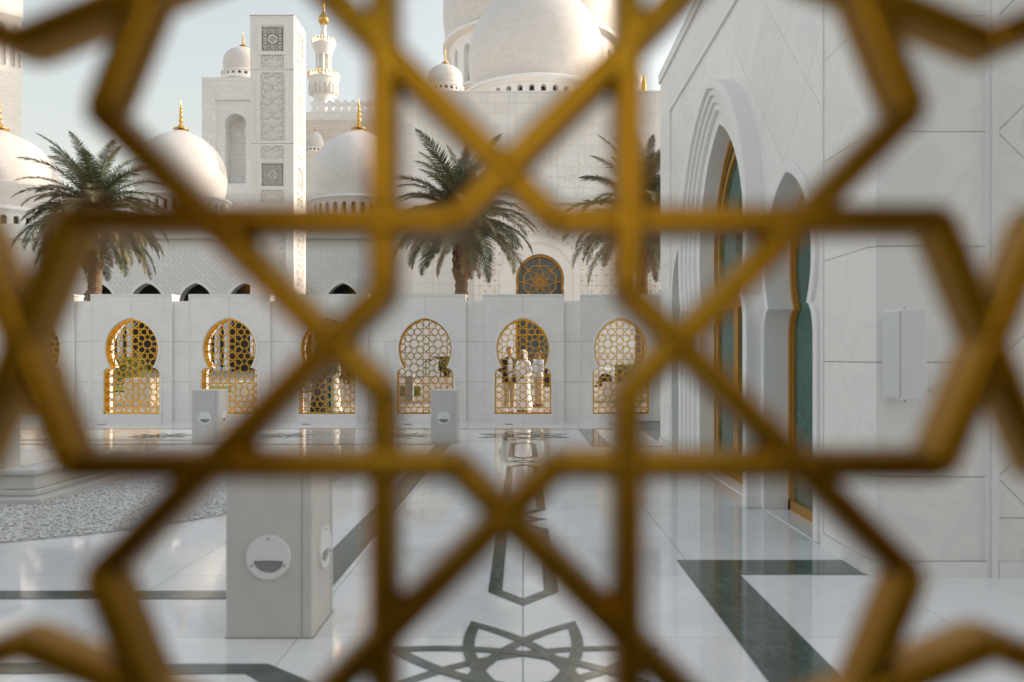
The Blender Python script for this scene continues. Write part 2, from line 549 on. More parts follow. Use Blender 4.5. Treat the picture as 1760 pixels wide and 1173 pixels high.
# chain of long hexagons with pinched knots
w = 0.09; X = 0.178
for (y0, y1) in ((4.86, 7.10), (7.58, 11.02), (11.72, 13.85)):
    inlay([(0, y0), (X, y0 + 0.22), (X, y1 - 0.2), (0, y1), (-X, y1 - 0.2), (-X, y0 + 0.22)], w, True)
for yc in (7.34, 11.37):
    inlay([(0, yc - 0.13), (X, yc), (0, yc + 0.13), (-X, yc)], 0.05, True)
def vesica(c, L, hw, ang, wd, z):
    pts = []
    n = 14
    for s in (1, -1):
        for i in range(n):
            t = -1 + 2 * i / n
            if s < 0: t = -t
            pts.append((t * L, s * hw * (1 - abs(t) ** 2.1)))
    ca, sa = math.cos(ang), math.sin(ang)
    inlay([(c[0] + x * ca - y * sa, c[1] + x * sa + y * ca) for x, y in pts], wd, True, z, 'inlay_petal')
for k in range(4):
    vesica((0.0, 3.80), 0.70, 0.20, R(22.5 + 45 * k), 0.062, 0.0040 + 0.0006 * k)
for k in range(4):
    vesica((0.02, 15.05), 0.86, 0.24, R(22.5 + 45 * k), 0.06, 0.0040 + 0.0006 * k)
for xx in (-6.82, -4.55, -2.27):
    for k in range(4):
        vesica((xx, 15.05), 0.55, 0.10, R(22.5 + 45 * k), 0.03, 0.0040 + 0.0006 * k)
# round drain covers in the paving along the wall
for xx in (-9.6, -7.4, -5.1, -2.85, -0.62, 1.7):
    MB().lathe([(0.10, 0.0), (0.10, 0.006), (0.085, 0.007)], 20, xx + 0.3, 17.6).build('drain_cover', M_GREYP, floor)

# ---------------------------------------------------------------- gravel bed
bm = bmesh.new(); bmesh.ops.create_icosphere(bm, subdivisions=1, radius=1.0)
iv = [v.co.copy() for v in bm.verts]; ifc = [tuple(v.index for v in f.verts) for f in bm.faces]; bm.free()
DX0, DX1, DY0, DY1 = -7.6, -4.84, 7.98, 10.0
gv = []; gf = []
rr = random.Random(3)
for k in range(42000):
    a = rr.random() * 2 * PI; q = GR * math.sqrt(rr.random())
    x = GC[0] + q * math.cos(a); y = GC[1] + q * math.sin(a)
    if x < DX1 - 0.15 and DY0 + 0.1 < y < DY1: continue
    if (x / max(y, 0.1)) < -0.72: continue
    r = rr.uniform(0.007, 0.0165)
    sx, sy, sz = r * rr.uniform(0.8, 1.5), r * rr.uniform(0.7, 1.2), r * rr.uniform(0.55, 0.8)
    ca = math.cos(a * 7); sa = math.sin(a * 7)
    n = len(gv)
    zz = 0.010 + rr.random() * 0.010
    for v in iv:
        ux, uy = v.x * sx, v.y * sy
        gv.append((x + ux * ca - uy * sa, y + ux * sa + uy * ca, zz + v.z * sz))
    gf += [(p + n, s + n, t + n) for (p, s, t) in ifc]
bed = MB().lathe([(GR, -0.012), (GR, 0.006)], 96, GC[0], GC[1])
n0 = len(bed.f)
bed.add(gv, gf)
me = bpy.data.meshes.new('gravel'); me.from_pydata(bed.v, [], bed.f)
me.materials.append(M_GBASE); me.materials.append(M_GRAVEL)
me.polygons.foreach_set('material_index', [0] * n0 + [1] * (len(bed.f) - n0))
gravel = tag(obj('gravel', me), 'loose white and grey pebbles in the round bed beside the stone dais', 'gravel', kind='stuff')

# ---------------------------------------------------------------- stone dais and inscribed pillar
d = thing('stone_dais', 'low moulded stone dais with kerb standing in the white gravel', 'dais', (DX1, DY0, 0))
def dbox(name, x0, x1, y0, y1, z0, z1, m=M_STONE, bev=0.015):
    o = MB().box(x0 - DX1, x1 - DX1, y0 - DY0, y1 - DY0, z0, z1).build(name, m, d); bevel(o, bev); return o
dbox('kerb', DX0, DX1, DY0, DY1, 0.0, 0.075)
dbox('base_course', DX0, DX1 - 0.13, DY0 + 0.13, DY1 - 0.13, 0.075, 0.135)
dbox('plinth', DX0, DX1 - 0.16, DY0 + 0.16, DY1 - 0.16, 0.135, 0.29)
dbox('coping', DX0, DX1 - 0.11, DY0 + 0.11, DY1 - 0.11, 0.29, 0.345)
dbox('basin_floor', DX0, DX1 - 0.40, DY0 + 0.40, DY1 - 0.40, 0.345, 0.352, M_PLANTER, 0.002)
p = thing('inscribed_pillar', 'pale stone pillar with dark carved lettering in front of the low dais', 'pillar', (-5.65, 8.16, 0.085))
o = MB().box(-0.75, 0.36, -0.02, 0.24, 0.0, 1.02).build('shaft', M_STONE, p); bevel(o, 0.02)
o = MB().box(-0.78, 0.39, -0.05, 0.27, 1.02, 1.1).build('cap', M_STONE, p); bevel(o, 0.02)
fr = frame_xz(-0.0235)
rr = random.Random(11)
for line in range(9):                                    # rows of flowing script, read from right to left
    mb = MB(); z = 0.89 - line * 0.082; x = 0.16
    while x > -0.6:
        l = rr.uniform(0.05, 0.11)
        pts = [(x - l * t, z + 0.012 * math.sin(t * rr.uniform(4, 9)) * (1 if t < 0.8 else 2)) for t in [i / 7 for i in range(8)]]
        stroke2d(mb, fr, pts, 0.010, 0, 0.003)
        for s in range(rr.randint(1, 2)):
            u = x - l * rr.random()
            stroke2d(mb, fr, [(u, z + 0.004), (u + 0.004, z + rr.uniform(0.022, 0.042))], 0.008, 0, 0.003)
        if rr.random() < 0.7:
            u = x - l * rr.random(); v = z + rr.choice((-0.02, 0.03))
            stroke2d(mb, fr, [(u, v), (u + 0.009, v)], 0.009, 0, 0.003)
        x -= l + rr.uniform(0.012, 0.03)
    mb.build('inscription_line', M_BLACK, p)

# ---------------------------------------------------------------- light bollards
def bollard(x, y, label):
    t = thing('light_bollard', label, 'bollard', (x, y, 0), 0, 'square stone light bollards in the courtyard')
    o = MB().box(-0.23, 0.23, 0.0, 0.46, 0, 0.915).build('post', M_STONE, t); bevel(o, 0.006, 1)
    MB().box(-0.2335, 0.2335, -0.0035, 0.4635, 0.0005, 0.006).build('base_joint', M_JOINT, t)
    for side in range(4):
        fr0 = [lambda u, v, q: (u, -0.001 + q, v), lambda u, v, q: (0.231 - q, 0.23 + u, v), lambda u, v, q: (-u, 0.461 - q, v), lambda u, v, q: (-0.231 + q, 0.23 - u, v)][side]
        mb = MB(); stroke2d(mb, fr0, [(0.175, 0.0), (0.175, 0.914)], 0.0035, -0.0005, 0.001)
        mb.build('joint', M_GREYP, t)
        c = 0.435; r = 0.117
        disc = [(r * math.cos(2 * PI * i / 48), c + r * math.sin(2 * PI * i / 48)) for i in range(48)]
        mouth = []
        for i in range(17):
            a = PI + PI * i / 16
            mouth.append((0.080 * math.cos(a), c - 0.022 + 0.062 * math.sin(a)))
        for i in range(1, 16):
            a = PI * i / 16
            mouth.append((0.080 * math.cos(a), c - 0.022 + 0.006 * math.sin(a)))
        mb = MB(); solid(mb, fr0, disc, [mouth], -0.016, 0.0)
        lamp = mb.build('lamp_cover', M_LAMP, t); bevel(lamp, 0.003, 1)
        mb = MB(); solid(mb, fr0, mouth, (), -0.003, 0.0)
        mb.build('louvre', M_GREYP, lamp)
        for a in (90, 207, 333):
            mb = MB()
            cc = (0.098 * math.cos(R(a)), c + 0.098 * math.sin(R(a)))
            solid(mb, fr0, [(cc[0] + 0.006 * math.cos(i * PI / 4), cc[1] + 0.006 * math.sin(i * PI / 4)) for i in range(8)], (), -0.019, -0.01)
            mb.build('screw', M_GREYP, lamp)
    return t
bollard(-1.35, 4.234, 'large light bollard with crescent lamps, nearest to the lattice screen')
bollard(-5.50, 13.78, 'light bollard in front of the third arch from the left')
bollard(-1.37, 13.78, 'light bollard in front of the arch left of the standing people')

# ---------------------------------------------------------------- lattice wall (far) and the one the view looks through
BAY = 2.274
KH = dict(w=0.652, zs=1.10, nk=0.49, zn=1.235, b=0.615, zb=1.68, za=2.388, z0=0.165)
key_in = keyhole(**KH)
HB = 0.93
outer = [(-HB, 0.0), (HB, 0.0), (HB, 2.905), (-HB, 2.905)]
cells = panelize(outer, [key_in], [(0, 1, 0.905), (0, 1, 1.85), (1, 0, 0.0)], 0.006)
bay_meshes = []
fx = frame_xz(0)
for c in cells:
    mb = MB(); cell_solid(mb, fx, c, 0.0, 0.42); bay_meshes.append(mb.mesh('stone_panel')); bay_meshes[-1].materials.append(M_MARBLE)
def simple(fn, name, m):
    mb = MB(); fn(mb); me = mb.mesh(name); me.materials.append(m); return me
me_joint = simple(lambda mb: solid(mb, fx, [(-HB + .01, 0.0), (HB - .01, 0.0), (HB - .01, 2.9), (-HB + .01, 2.9)], [keyhole(**KH, grow=0.006)], 0.008, 0.41, True), 'joint_bed', M_JOINT)
me_cap = simple(lambda mb: mb.box(-HB - 0.012, HB + 0.012, -0.018, 0.44, 2.907, 2.947), 'coping', M_TRIM)
def surround(mb):
    o_ = keyhole(**KH, grow=0.055); i_ = keyhole(**KH, grow=0.012)
    ring(mb, fx, o_, i_, -0.018, 0.004)
me_sur = simple(surround, 'surround', M_TRIM)
me_sill = simple(lambda mb: mb.box(-0.70, 0.70, -0.03, 0.36, 0.0, 0.158), 'sill', M_TRIM)
me_pier = simple(lambda mb: [mb.box(-0.20, 0.20, 0.055, 0.40, z0, z1) for z0, z1 in ((0, 0.902), (0.908, 1.847), (1.853, 2.79))], 'recessed_pier', M_MARBLE)
def beads(mb):
    for s in (-1, 1): mb.box(s * HB - 0.012 if s > 0 else -HB - 0.016, HB + 0.016 if s > 0 else -HB + 0.012, -0.012, 0.05, 0.0, 2.906)
me_bead = simple(beads, 'edge_bead', M_TRIM)
def gold_lining(mb):
    ring(mb, fx, keyhole(**KH, grow=-0.001), keyhole(**KH, grow=-0.028), 0.045, 0.235)
    mb.box(-0.651, 0.651, 0.045, 0.235, 0.1655, 0.195)
me_frame = simple(gold_lining, 'frame', M_GOLD)
me_lat = None
def lat(mb):
    poly = keyhole(**KH, grow=-0.02)
    for n_, (a, b) in enumerate(lattice_in(poly, 1.508)):
        e_ = (n_ * 7 % 23) * 0.00022
        bar2d(mb, fx, a, b, 0.0185, 0.185 + e_, 0.215 - e_, 0.004)
me_lat = simple(lat, 'lattice', M_GOLD)
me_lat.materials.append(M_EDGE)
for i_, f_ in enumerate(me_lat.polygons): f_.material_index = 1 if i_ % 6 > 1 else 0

wall_far = thing('lattice_wall', 'white marble wall of keyhole arches filled with golden lattice across the courtyard', 'wall', (0, YW, 0))
def put(root, me, x, name=None, rz=0):
    return obj(name or me.name.split('.')[0], me, None, root, (x, 0, 0))
for k in range(-6, 3):
    x = k * BAY
    for me in bay_meshes: put(wall_far, me, x, 'stone_panel')
    put(wall_far, me_joint, x); put(wall_far, me_cap, x); put(wall_far, me_sur, x); put(wall_far, me_sill, x); put(wall_far, me_bead, x)
    s = put(wall_far, me_frame, x, 'lattice_screen')
    obj('lattice', me_lat, None, s)
    put(wall_far, me_pier, x + BAY / 2, 'recessed_pier')

# near wall: same bay turned round; its lattice is the golden screen in front of the lens
wall_near = thing('gate_wall', 'white marble wall around the golden lattice in the foreground', 'wall', (-0.0103, 0.655, 0), PI)
for k in (-1, 0, 1):
    x = k * BAY
    for me in bay_meshes: put(wall_near, me, x, 'stone_panel')
    put(wall_near, me_joint, x); put(wall_near, me_cap, x); put(wall_near, me_sur, x); put(wall_near, me_sill, x)
    put(wall_near, me_pier, x + BAY / 2, 'recessed_pier')
put(wall_near, me_pier, -1.5 * BAY, 'recessed_pier')
for k in (-1, 1):
    s = put(wall_near, me_frame, k * BAY, 'lattice_screen'); obj('lattice', me_lat, None, s)
scr = thing('lattice_screen', 'large out-of-focus golden star lattice close in front of the view', 'lattice screen', (-0.0103, 0.455, 0))
obj('frame', me_frame, None, scr, (0, 0.2, 0), (0, 0, PI))
poly = keyhole(**KH, grow=-0.02)
lab = frame_xz(0)
for n_, (a, b) in enumerate(lattice_in(poly, 1.508)):
    e_ = (n_ * 7 % 23) * 0.00012
    mb = MB(); bar2d(mb, lab, a, b, 0.0185, e_, 0.034 - e_, 0.0036)
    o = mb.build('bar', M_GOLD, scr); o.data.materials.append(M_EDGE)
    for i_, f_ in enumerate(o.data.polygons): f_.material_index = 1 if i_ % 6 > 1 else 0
    if abs(a[0]) < 0.4 and abs(a[1] - 1.5) < 0.35: bevel(o, 0.005, 3)


# ---------------------------------------------------------------- building on the right
XB, YB0, YC, ZT = 2.37, 5.42, 9.58, 6.36
YB1 = 2 * YC - YB0
bld = thing('marble_building', 'white marble building with tall arched portal and green glass on the right', 'building', (XB, YB0, 0))
def bobj(mb, name, m, parent=bld, smooth=False):
    o = mb.build(name, m, None, smooth)
    o.parent = parent
    base = Vector((XB, YB0, 0))
    o.location = -base if parent is bld else (0, 0, 0)
    return o
fy = frame_yz(XB)
SK = dict(w=0.67, zs=1.66, nk=0.52, zn=1.95, b=0.63, zb=2.36, za=3.16, z0=0.0)
MK = dict(w=1.07, zs=1.85, nk=0.93, zn=2.12, b=1.08, zb=2.75, za=4.30, z0=0.0)
side1 = keyhole(**SK, c=7.15); side2 = keyhole(**SK, c=2 * YC - 7.15); main = keyhole(**MK, c=YC)
FZ0, FZ1, FA, FB = 0.0, 5.46, 6.32, 2 * YC - 6.32
field = [(FA, 0.0), (FB, 0.0), (FB, FZ1), (FA, FZ1)]
# the field is cut by the openings, so its outline walks round them
def notch(outl): return [p for p in outl]
outer = [(FA, 0.0)] + list(reversed(side1)) + list(reversed(main)) + list(reversed(side2)) + [(FB, 0.0), (FB, FZ1), (FA, FZ1)]
seams = []
s2 = math.sqrt(0.5)
for k in range(-6, 8):
    seams.append((s2, s2 * 0.62 / 0.62, (YC + 2.1 + k * 1.15) * s2))
    seams.append((s2, -s2, (YC - 2.1 + k * 1.15) * s2))
for c in panelize(outer, [], seams, 0.005):
    mb = MB(); cell_solid(mb, fy, c, 0.02, 0.32); bobj(mb, 'wall_panel', M_MARBLE)
jb = [(FA, 0.0)] + list(reversed(keyhole(**SK, c=7.15, grow=0.006))) + list(reversed(keyhole(**MK, c=YC, grow=0.006))) + list(reversed(keyhole(**SK, c=2 * YC - 7.15, grow=0.006))) + [(FB, 0.0), (FB, FZ1), (FA, FZ1)]
mb = MB(); solid(mb, fy, jb, (), 0.026, 0.31); bobj(mb, 'joint_bed', M_JOINT)
# piers at both ends and the parapet band, course by course
crs = [0.107, 0.68, 1.46, 2.25, 3.03, 3.82, 4.6, 5.38, 6.2]
for a0, a1, near in ((YB0, FA - 0.05, True), (FB + 0.05, YB1, False)):
    for z0, z1 in zip(crs, crs[1:]):
        g = 0.0025
        c = 0.09
        if near: pl = [(XB, a1), (XB, a0 + c), (XB + c * 0.45, a0 + c * 0.18), (XB + c, a0), (XB + 0.78, a0), (XB + 0.78, a1)]
        else: pl = [(XB, a1), (XB, a0), (XB + 0.6, a0), (XB + 0.6, a1)]
        mb = MB(); solid(mb, lambda u, v, q, z0=z0 + g, z1=z1 - g: (u, v, z0 if q > 0.5 else z1), pl, (), 0, 1, True); bobj(mb, 'pier_block', M_MARBLE)
    mb = MB().box(XB - 0.022, XB + 0.03, a0 + (0.08 if near else 0), a1, 0, 0.104); bobj(mb, 'plinth', M_TRIM)
    yb = a1 if near else a0
    mb = MB().box(XB - 0.012, XB + 0.05, yb + 0.002 if near else yb - 0.045, yb + 0.045 if near else yb - 0.002, 0, FZ1 + 0.05); bobj(mb, 'edge_bead', M_TRIM)
mb = MB().box(XB + 0.004, XB + 0.5, FA - 0.048, FB + 0.048, FZ1 + 0.06, 6.2); bobj(mb, 'parapet_band', M_MARBLE)
mb = MB().box(XB - 0.012, XB + 0.05, FA - 0.005, FB + 0.005, FZ1 + 0.004, FZ1 + 0.055); bobj(mb, 'edge_bead', M_TRIM)
mb = MB().box(XB - 0.03, XB + 5.5, YB0 - 0.03, YB1 + 0.03, 6.203, ZT); bobj(mb, 'coping', M_TRIM)
mb = MB().box(XB + 0.62, XB + 5.4, YB0 + 0.6, YB1 - 0.02, 0, 6.2); bobj(mb, 'core', M_MARBLE)
# flank that faces the camera
for z0, z1 in zip(crs, crs[1:]):
    pass
mb = MB().box(3.148, 3.172, YB0 - 0.02, YB0 + 0.1, 0, 6.2); bobj(mb, 'edge_bead', M_TRIM)
mb = MB().box(3.174, 3.206, YB0 - 0.035, YB0 + 0.1, 0, 6.2); bobj(mb, 'edge_bead', M_TRIM)
mb = MB().box(3.208, 3.23, YB0 - 0.018, YB0 + 0.1, 0, 6.2); bobj(mb, 'edge_bead', M_TRIM)
mb = MB().box(XB + 0.09, 3.147, YB0 - 0.022, YB0 + 0.1, 0, 0.104); bobj(mb, 'plinth', M_TRIM)
mb = MB().box(3.231, 7.8, YB0 - 0.022, YB0 + 0.1, 0, 0.104); bobj(mb, 'plinth', M_TRIM)
ff = frame_xz(YB0)
seams = [(0, 1, 0.40)]
for k in range(-9, 9):
    seams.append((s2, s2, (3.23 + 0.675 + 0.785 * k) * s2)); seams.append((s2, -s2, (3.23 - 0.675 + 0.785 * k) * s2))
for c in panelize([(3.232, 0.107), (7.7, 0.107), (7.7, 6.2), (3.232, 6.2)], [], seams, 0.006):
    if min(x for f in c for (_, x, _) in f) > 5.0: continue
    mb = MB(); cell_solid(mb, ff, c, 0.004, 0.05); bobj(mb, 'wall_panel', M_MARBLE)
mb = MB().box(3.23, 7.75, YB0 + 0.012, YB0 + 0.6, 0.1, 6.2); bobj(mb, 'joint_bed', M_JOINT)
mb = MB().box(XB + 0.1, 3.3, YB0 + 0.02, YB0 + 0.5, 0.1, 6.19); bobj(mb, 'joint_bed', M_JOINT)
mb = MB().box(5.0, 7.74, YB0 + 0.006, YB0 + 0.5, 0.11, 6.195); bobj(mb, 'flank_wall', M_MARBLE)
mb = MB(); solid(mb, lambda u, v, q_: (u, v, 0.104 * (1 - q_)), [(XB - 0.022, YB0 + 0.081), (XB + 0.02, YB0 - 0.0), (XB + 0.089, YB0 - 0.022), (XB + 0.089, YB0 + 0.081)], (), 0, 1); bobj(mb, 'plinth', M_TRIM)
# portal: stepped archivolt standing proud of the wall
outw = [0.20, 0.31, 0.41, 0.51, 0.64]
dep = [-0.03, -0.065, -0.10, -0.14]
for k in range(4):
    g0, g1 = outw[k], outw[k + 1]
    mb = MB(); ring(mb, fy, keyhole(**MK, c=YC, grow=g1, gz=0.8), keyhole(**MK, c=YC, grow=g0 + 0.0, gz=0.8), dep[k] - 0.03, 0.1 + k * 0.002)
    bevel(bobj(mb, 'archivolt', M_TRIM), 0.012, 2)
mb = MB(); ring(mb, fy, keyhole(**MK, c=YC, grow=0.199, gz=0.8), keyhole(**MK, c=YC, grow=-0.006), -0.012, 0.335); bobj(mb, 'archivolt', M_TRIM)
for c0 in (7.15, 2 * YC - 7.15):
    mb = MB(); ring(mb, fy, keyhole(**SK, c=c0, grow=0.085), keyhole(**SK, c=c0, grow=-0.006), -0.016, 0.335)
    bevel(bobj(mb, 'window_surround', M_TRIM), 0.01, 2)
# glazing
def glazed(name, kw, c, X, mull, label=None):
    f2 = frame_yz(X)
    mb = MB(); ring(mb, f2, keyhole(**kw, c=c, grow=0.06), keyhole(**kw, c=c, grow=-0.065), 0.0, 0.06)
    mb.box(X, X + 0.06, c - kw['w'] - 0.05, c + kw['w'] + 0.05, 0.0, 0.10)
    fo = bobj(mb, name, M_BRONZE)
    mb = MB(); ring(mb, f2, keyhole(**kw, c=c, grow=-0.066), keyhole(**kw, c=c, grow=-0.105), 0.018, 0.05)
    mull(mb, X)
    g = mb.build('mullion', M_BRONZE); g.parent = fo
    mb = MB(); solid(mb, f2, keyhole(**kw, c=c, grow=-0.02), (), 0.036, 0.055, True)
    g = mb.build('pane', M_GLASS); g.parent = fo
    return fo
def mull_side(mb, X): pass
def mull_main(mb, X):
    f2 = frame_yz(X)
    bar2d(mb, f2, (YC - 1.0, 2.16), (YC + 1.0, 2.16), 0.15, 0.006, 0.05)
    for u, wd_ in ((-0.93, 0.13), (-0.05, 0.085), (0.05, 0.085), (0.93, 0.13)): bar2d(mb, f2, (YC + u, 0.0), (YC + u, 2.1), wd_, 0.008 + 0.001 * abs(u), 0.05)
    for z, wd_ in ((0.16, 0.2), (1.05, 0.05)): bar2d(mb, f2, (YC - 1.0, z), (YC + 1.0, z), wd_, 0.011, 0.05)
    stroke2d(mb, f2, keyhole(**MK, c=YC, grow=-0.26, gz=1.3)[10:-10], 0.075, 0.0, 0.05)
    for u in (-1, 0, 1): bar2d(mb, f2, (YC + u * 0.10, 4.25), (YC + u * 0.06, 3.92), 0.03, 0.012, 0.05)
glazed('window', SK, 7.15, XB + 0.23, mull_side)
glazed('window', SK, 2 * YC - 7.15, XB + 0.23, mull_side)
dm = glazed('portal_door', MK, YC, XB + 0.18, mull_main)
for yy in (YC - 0.93, YC + 0.93):
    for z in (0.95, 1.9):
        mb = MB().box(XB + 0.165, XB + 0.185, yy - 0.03, yy + 0.03, z, z + 0.1)
        g = mb.build('hinge', M_GOLDB); g.parent = dm
# vertical stacking of the jamb reveals in the openings
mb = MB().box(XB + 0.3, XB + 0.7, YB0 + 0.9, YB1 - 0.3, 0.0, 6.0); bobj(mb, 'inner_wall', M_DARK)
mb = MB().box(XB + 0.0, XB + 0.32, YC - 1.06, YC + 1.06, 0.0, 0.012); bobj(mb, 'threshold', M_TRIM)

for c0 in (7.15, 2 * YC - 7.15):
    mb = MB().box(XB - 0.004, XB + 0.30, c0 - 0.66, c0 + 0.66, -0.011, 0.006); bobj(mb, 'threshold', M_FLOOR)

# tall block added out of view to the right, keeps the courtyard in shade
shade_block = thing('added_shade_block', 'added tall white block, unseen, that shades the courtyard from the right', 'building', (9.0, 4.0, 0))
MB().box(0, 14, 0, 16.1, 0, 19.0).build('wall', M_BRICKW, shade_block)
MB().box(-0.4, 14.4, -0.4, 16.5, 19.002, 19.7).build('cornice', M_TRIM, shade_block)

# loudspeaker on the flank
sp = thing('loudspeaker', 'white box loudspeaker mounted on the corner of the marble building', 'loudspeaker', (2.44, 5.125, 1.22))
o = MB().box(0.0, 0.158, 0.0, 0.275, 0.0, 0.59).build('cabinet', M_LAMP, sp); bevel(o, 0.008)
o = MB().box(-0.012, -0.0005, 0.014, 0.262, 0.014, 0.576).build('grille', M_SPK, sp); bevel(o, 0.006)
MB().box(0.03, 0.13, 0.277, 0.297, 0.05, 0.54).build('bracket', M_LAMP, sp)
MB().box(0.1585, 0.42, 0.24, 0.26, 0.066, 0.105).build('bracket_arm', M_LAMP, sp)
for z in (-0.012, 0.592):
    MB().lathe([(0.006, z - 0.01), (0.006, z + 0.012)], 8, 0.08, 0.13).build('bolt', M_GREYP, sp)

# ---------------------------------------------------------------- mosque beyond the wall
def finial(parent, r, z, m=M_GOLDB, name='finial'):
    """gilded stack of balls on a flared skirt; r = skirt radius"""
    pr = [(r, 0), (r * 0.97, r * 0.10), (r * 0.55, r * 0.30), (r * 0.28, r * 0.55), (r * 0.16, r * 0.85)]
    zz = r * 0.85
    for q in (0.30, 0.26, 0.21, 0.16):
        for a in (-70, -35, 0, 35, 70):
            pr.append((r * q * math.cos(R(a)) * 0.95 + r * 0.02, zz + r * q * 1.15 * (1 + math.sin(R(a)))))
        zz += r * q * 2.35
        pr.append((r * 0.07, zz))
    pr += [(r * 0.09, zz + r * 0.15), (r * 0.012, zz + r * 0.75)]
    o = MB().lathe(pr, 16).build(name, m, parent, True)
    o.location = (0, 0, z)
    return o
def dome_profile(r, up=1.12, down=0.5, n=26):
    pr = []
    a0 = -math.asin(min(0.95, down / 1.25))
    for i in range(n + 1):
        t = a0 + (PI / 2 - a0) * i / n
        x = r * math.cos(t); z = r * up * math.sin(t) if t > 0 else r * 1.25 * math.sin(t)
        if t > R(62): z += r * 0.10 * ((t - R(62)) / R(28)) ** 2
        pr.append((max(x, 0.01), z))
    return pr
def arch_ring_mesh(r, z0, z1, n, aw, ah, depth=0.4, a0=0.0, a1=2 * PI):
    """drum: cylinder of n bays with round-headed openings"""
    mb = MB()
    step = (a1 - a0) / n
    ww = r * step
    for k in range(n):
        uc = r * (a0 + (k + 0.5) * step)
        hole = []
        b = aw / 2
        hb = z0 + (z1 - z0) * 0.06
        hole = [(uc - b, hb), (uc + b, hb)]
        for i in range(9):
            t = PI * i / 8
            hole.append((uc + b * math.cos(t), hb + ah - b + b * math.sin(t)))
        m = 4
        out = [(uc - ww / 2 + ww * i / m, z0) for i in range(m + 1)] + [(uc + ww / 2 - ww * i / m, z1) for i in range(m + 1)]
        solid(mb, frame_cyl(0, 0, r), out, [hole], 0, depth)
    return mb.mesh('drum')
def big_dome(parent, px, ytop, yeq, rpx, Y, drum_h=0.45, nd=36, name='dome', fin=0.16, up=None, aw=0.5, ybase=None):
    r = rpx * Y / F
    X = PX(px, Y); zeq = PZ(yeq, Y)
    up = up or (PZ(ytop, Y) - zeq) / r / 1.10
    base = parent.location
    o = MB().lathe(dome_profile(r, up), 72).build(name, dome_mat(r), parent, True, (X - base.x, Y - base.y, zeq))
    finial(o, r * fin, r * (up + 0.10) - r * 0.012)
    zb = -0.5 * r
    mb = MB().lathe([(r * 0.95, zb + 0.002), (r * 1.06, zb - 0.02 * r), (r * 1.10, zb - 0.05 * r), (r * 1.10, zb - 0.085 * r), (r * 1.05, zb - 0.10 * r), (r * 1.05, zb - 0.13 * r)], 72)
    mb.build('ring_moulding', M_TRIM, o, True)
    me = arch_ring_mesh(r * 1.03, zb - (0.13 + drum_h) * r, zb - 0.13 * r, nd, aw * 2 * PI * r * 1.03 / nd, drum_h * r * 0.80, 0.10 * r)
    obj('drum', me, M_TRIM, o)
    MB().lathe([(r * 0.93, zb - (0.13 + drum_h) * r), (r * 0.93, zb - 0.1 * r)], 48).build('drum_core', M_DARK, o, True)
    MB().lathe([(r * 1.12, zb - (0.30 + drum_h) * r), (r * 1.12, zb - (0.13 + drum_h) * r + 0.01)], 48).build('drum_base', M_TRIM, o, True)
    return o

# -- long arcade with domes, left
YA = 80.0
arc = thing('domed_arcade', 'long white arcade with pointed arches and a row of white domes on the left', 'building', (PX(400, YA), YA, 0))
ab = arc.location.copy()
sp84 = 84.0 * YA / F
x0, x1 = PX(-110, YA), PX(700, YA)
ztop = PZ(411, YA)
za_, zspr = PZ(487, YA), PZ(545, YA)
holes = []
fa = frame_xz(0)
for k in range(-3, 7):
    c = PX(169 + 84 * k, YA) - ab.x
    holes.append(keyhole(1.35, zspr - 0.3, 1.35, zspr - 0.1, 1.72, zspr + 1.15, za_, z0=zspr - 0.6, c=c, n=10))
for k in range(-3, 7):
    c = PX(169 + 84 * k, YA) - ab.x
    bay = [(c - sp84 / 2, zspr - 0.6), (c + sp84 / 2, zspr - 0.6), (c + sp84 / 2, ztop), (c - sp84 / 2, ztop)]
    h = holes[k + 3]
    outl = [(c - sp84 / 2, zspr - 0.6)] + list(reversed(h)) + [(c + sp84 / 2, zspr - 0.6), (c + sp84 / 2, ztop), (c - sp84 / 2, ztop)]
    mb = MB(); solid(mb, fa, outl, (), 0, 1.0); mb.build('arch_bay', M_DIAG, arc)
    mb = MB(); ring(mb, fa, keyhole(1.35, zspr - 0.3, 1.35, zspr - 0.1, 1.72, zspr + 1.15, za_, z0=zspr - 0.6, c=c, n=10, grow=0.28), h, -0.06, 0.3); mb.build('arch_moulding', M_TRIM, arc)
    for dx in (-0.48, 0.48):
        cx = c + sp84 / 2 + dx
        MB().lathe([(0.42, 0), (0.42, 0.35), (0.30, 0.5), (0.28, zspr - 1.5), (0.36, zspr - 1.3), (0.30, zspr - 1.2), (0.62, zspr - 0.65), (0.62, zspr - 0.6)], 14, cx, 0.45).build('column', M_TRIM, arc, True)
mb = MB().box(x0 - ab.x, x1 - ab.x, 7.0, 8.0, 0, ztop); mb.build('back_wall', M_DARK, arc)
mb = MB().box(x0 - ab.x, x1 - ab.x, 0.6, 22.0, ztop - 0.6, ztop + 0.1); mb.build('roof', M_TRIM, arc)
mb = MB()
for (a, b_, h0, h1) in ((-0.35, 0.6, 0.0, 0.18), (-0.18, 0.6, 0.18, 0.5), (-0.10, 0.6, 0.5, 1.5)):
    mb.box(x0 - ab.x, x1 - ab.x, a, b_, ztop + h0 + 0.002, ztop + h1)
mb.build('cornice', M_TRIM, arc)
for (px, rp, yt, ye) in ((-2, 96, 222, 318), (311, 75, 222, 305), (617, 80, 222, 308)):
    big_dome(arc, px, yt, ye, rp, YA + 6.5, drum_h=0.32, nd=34, fin=0.175)
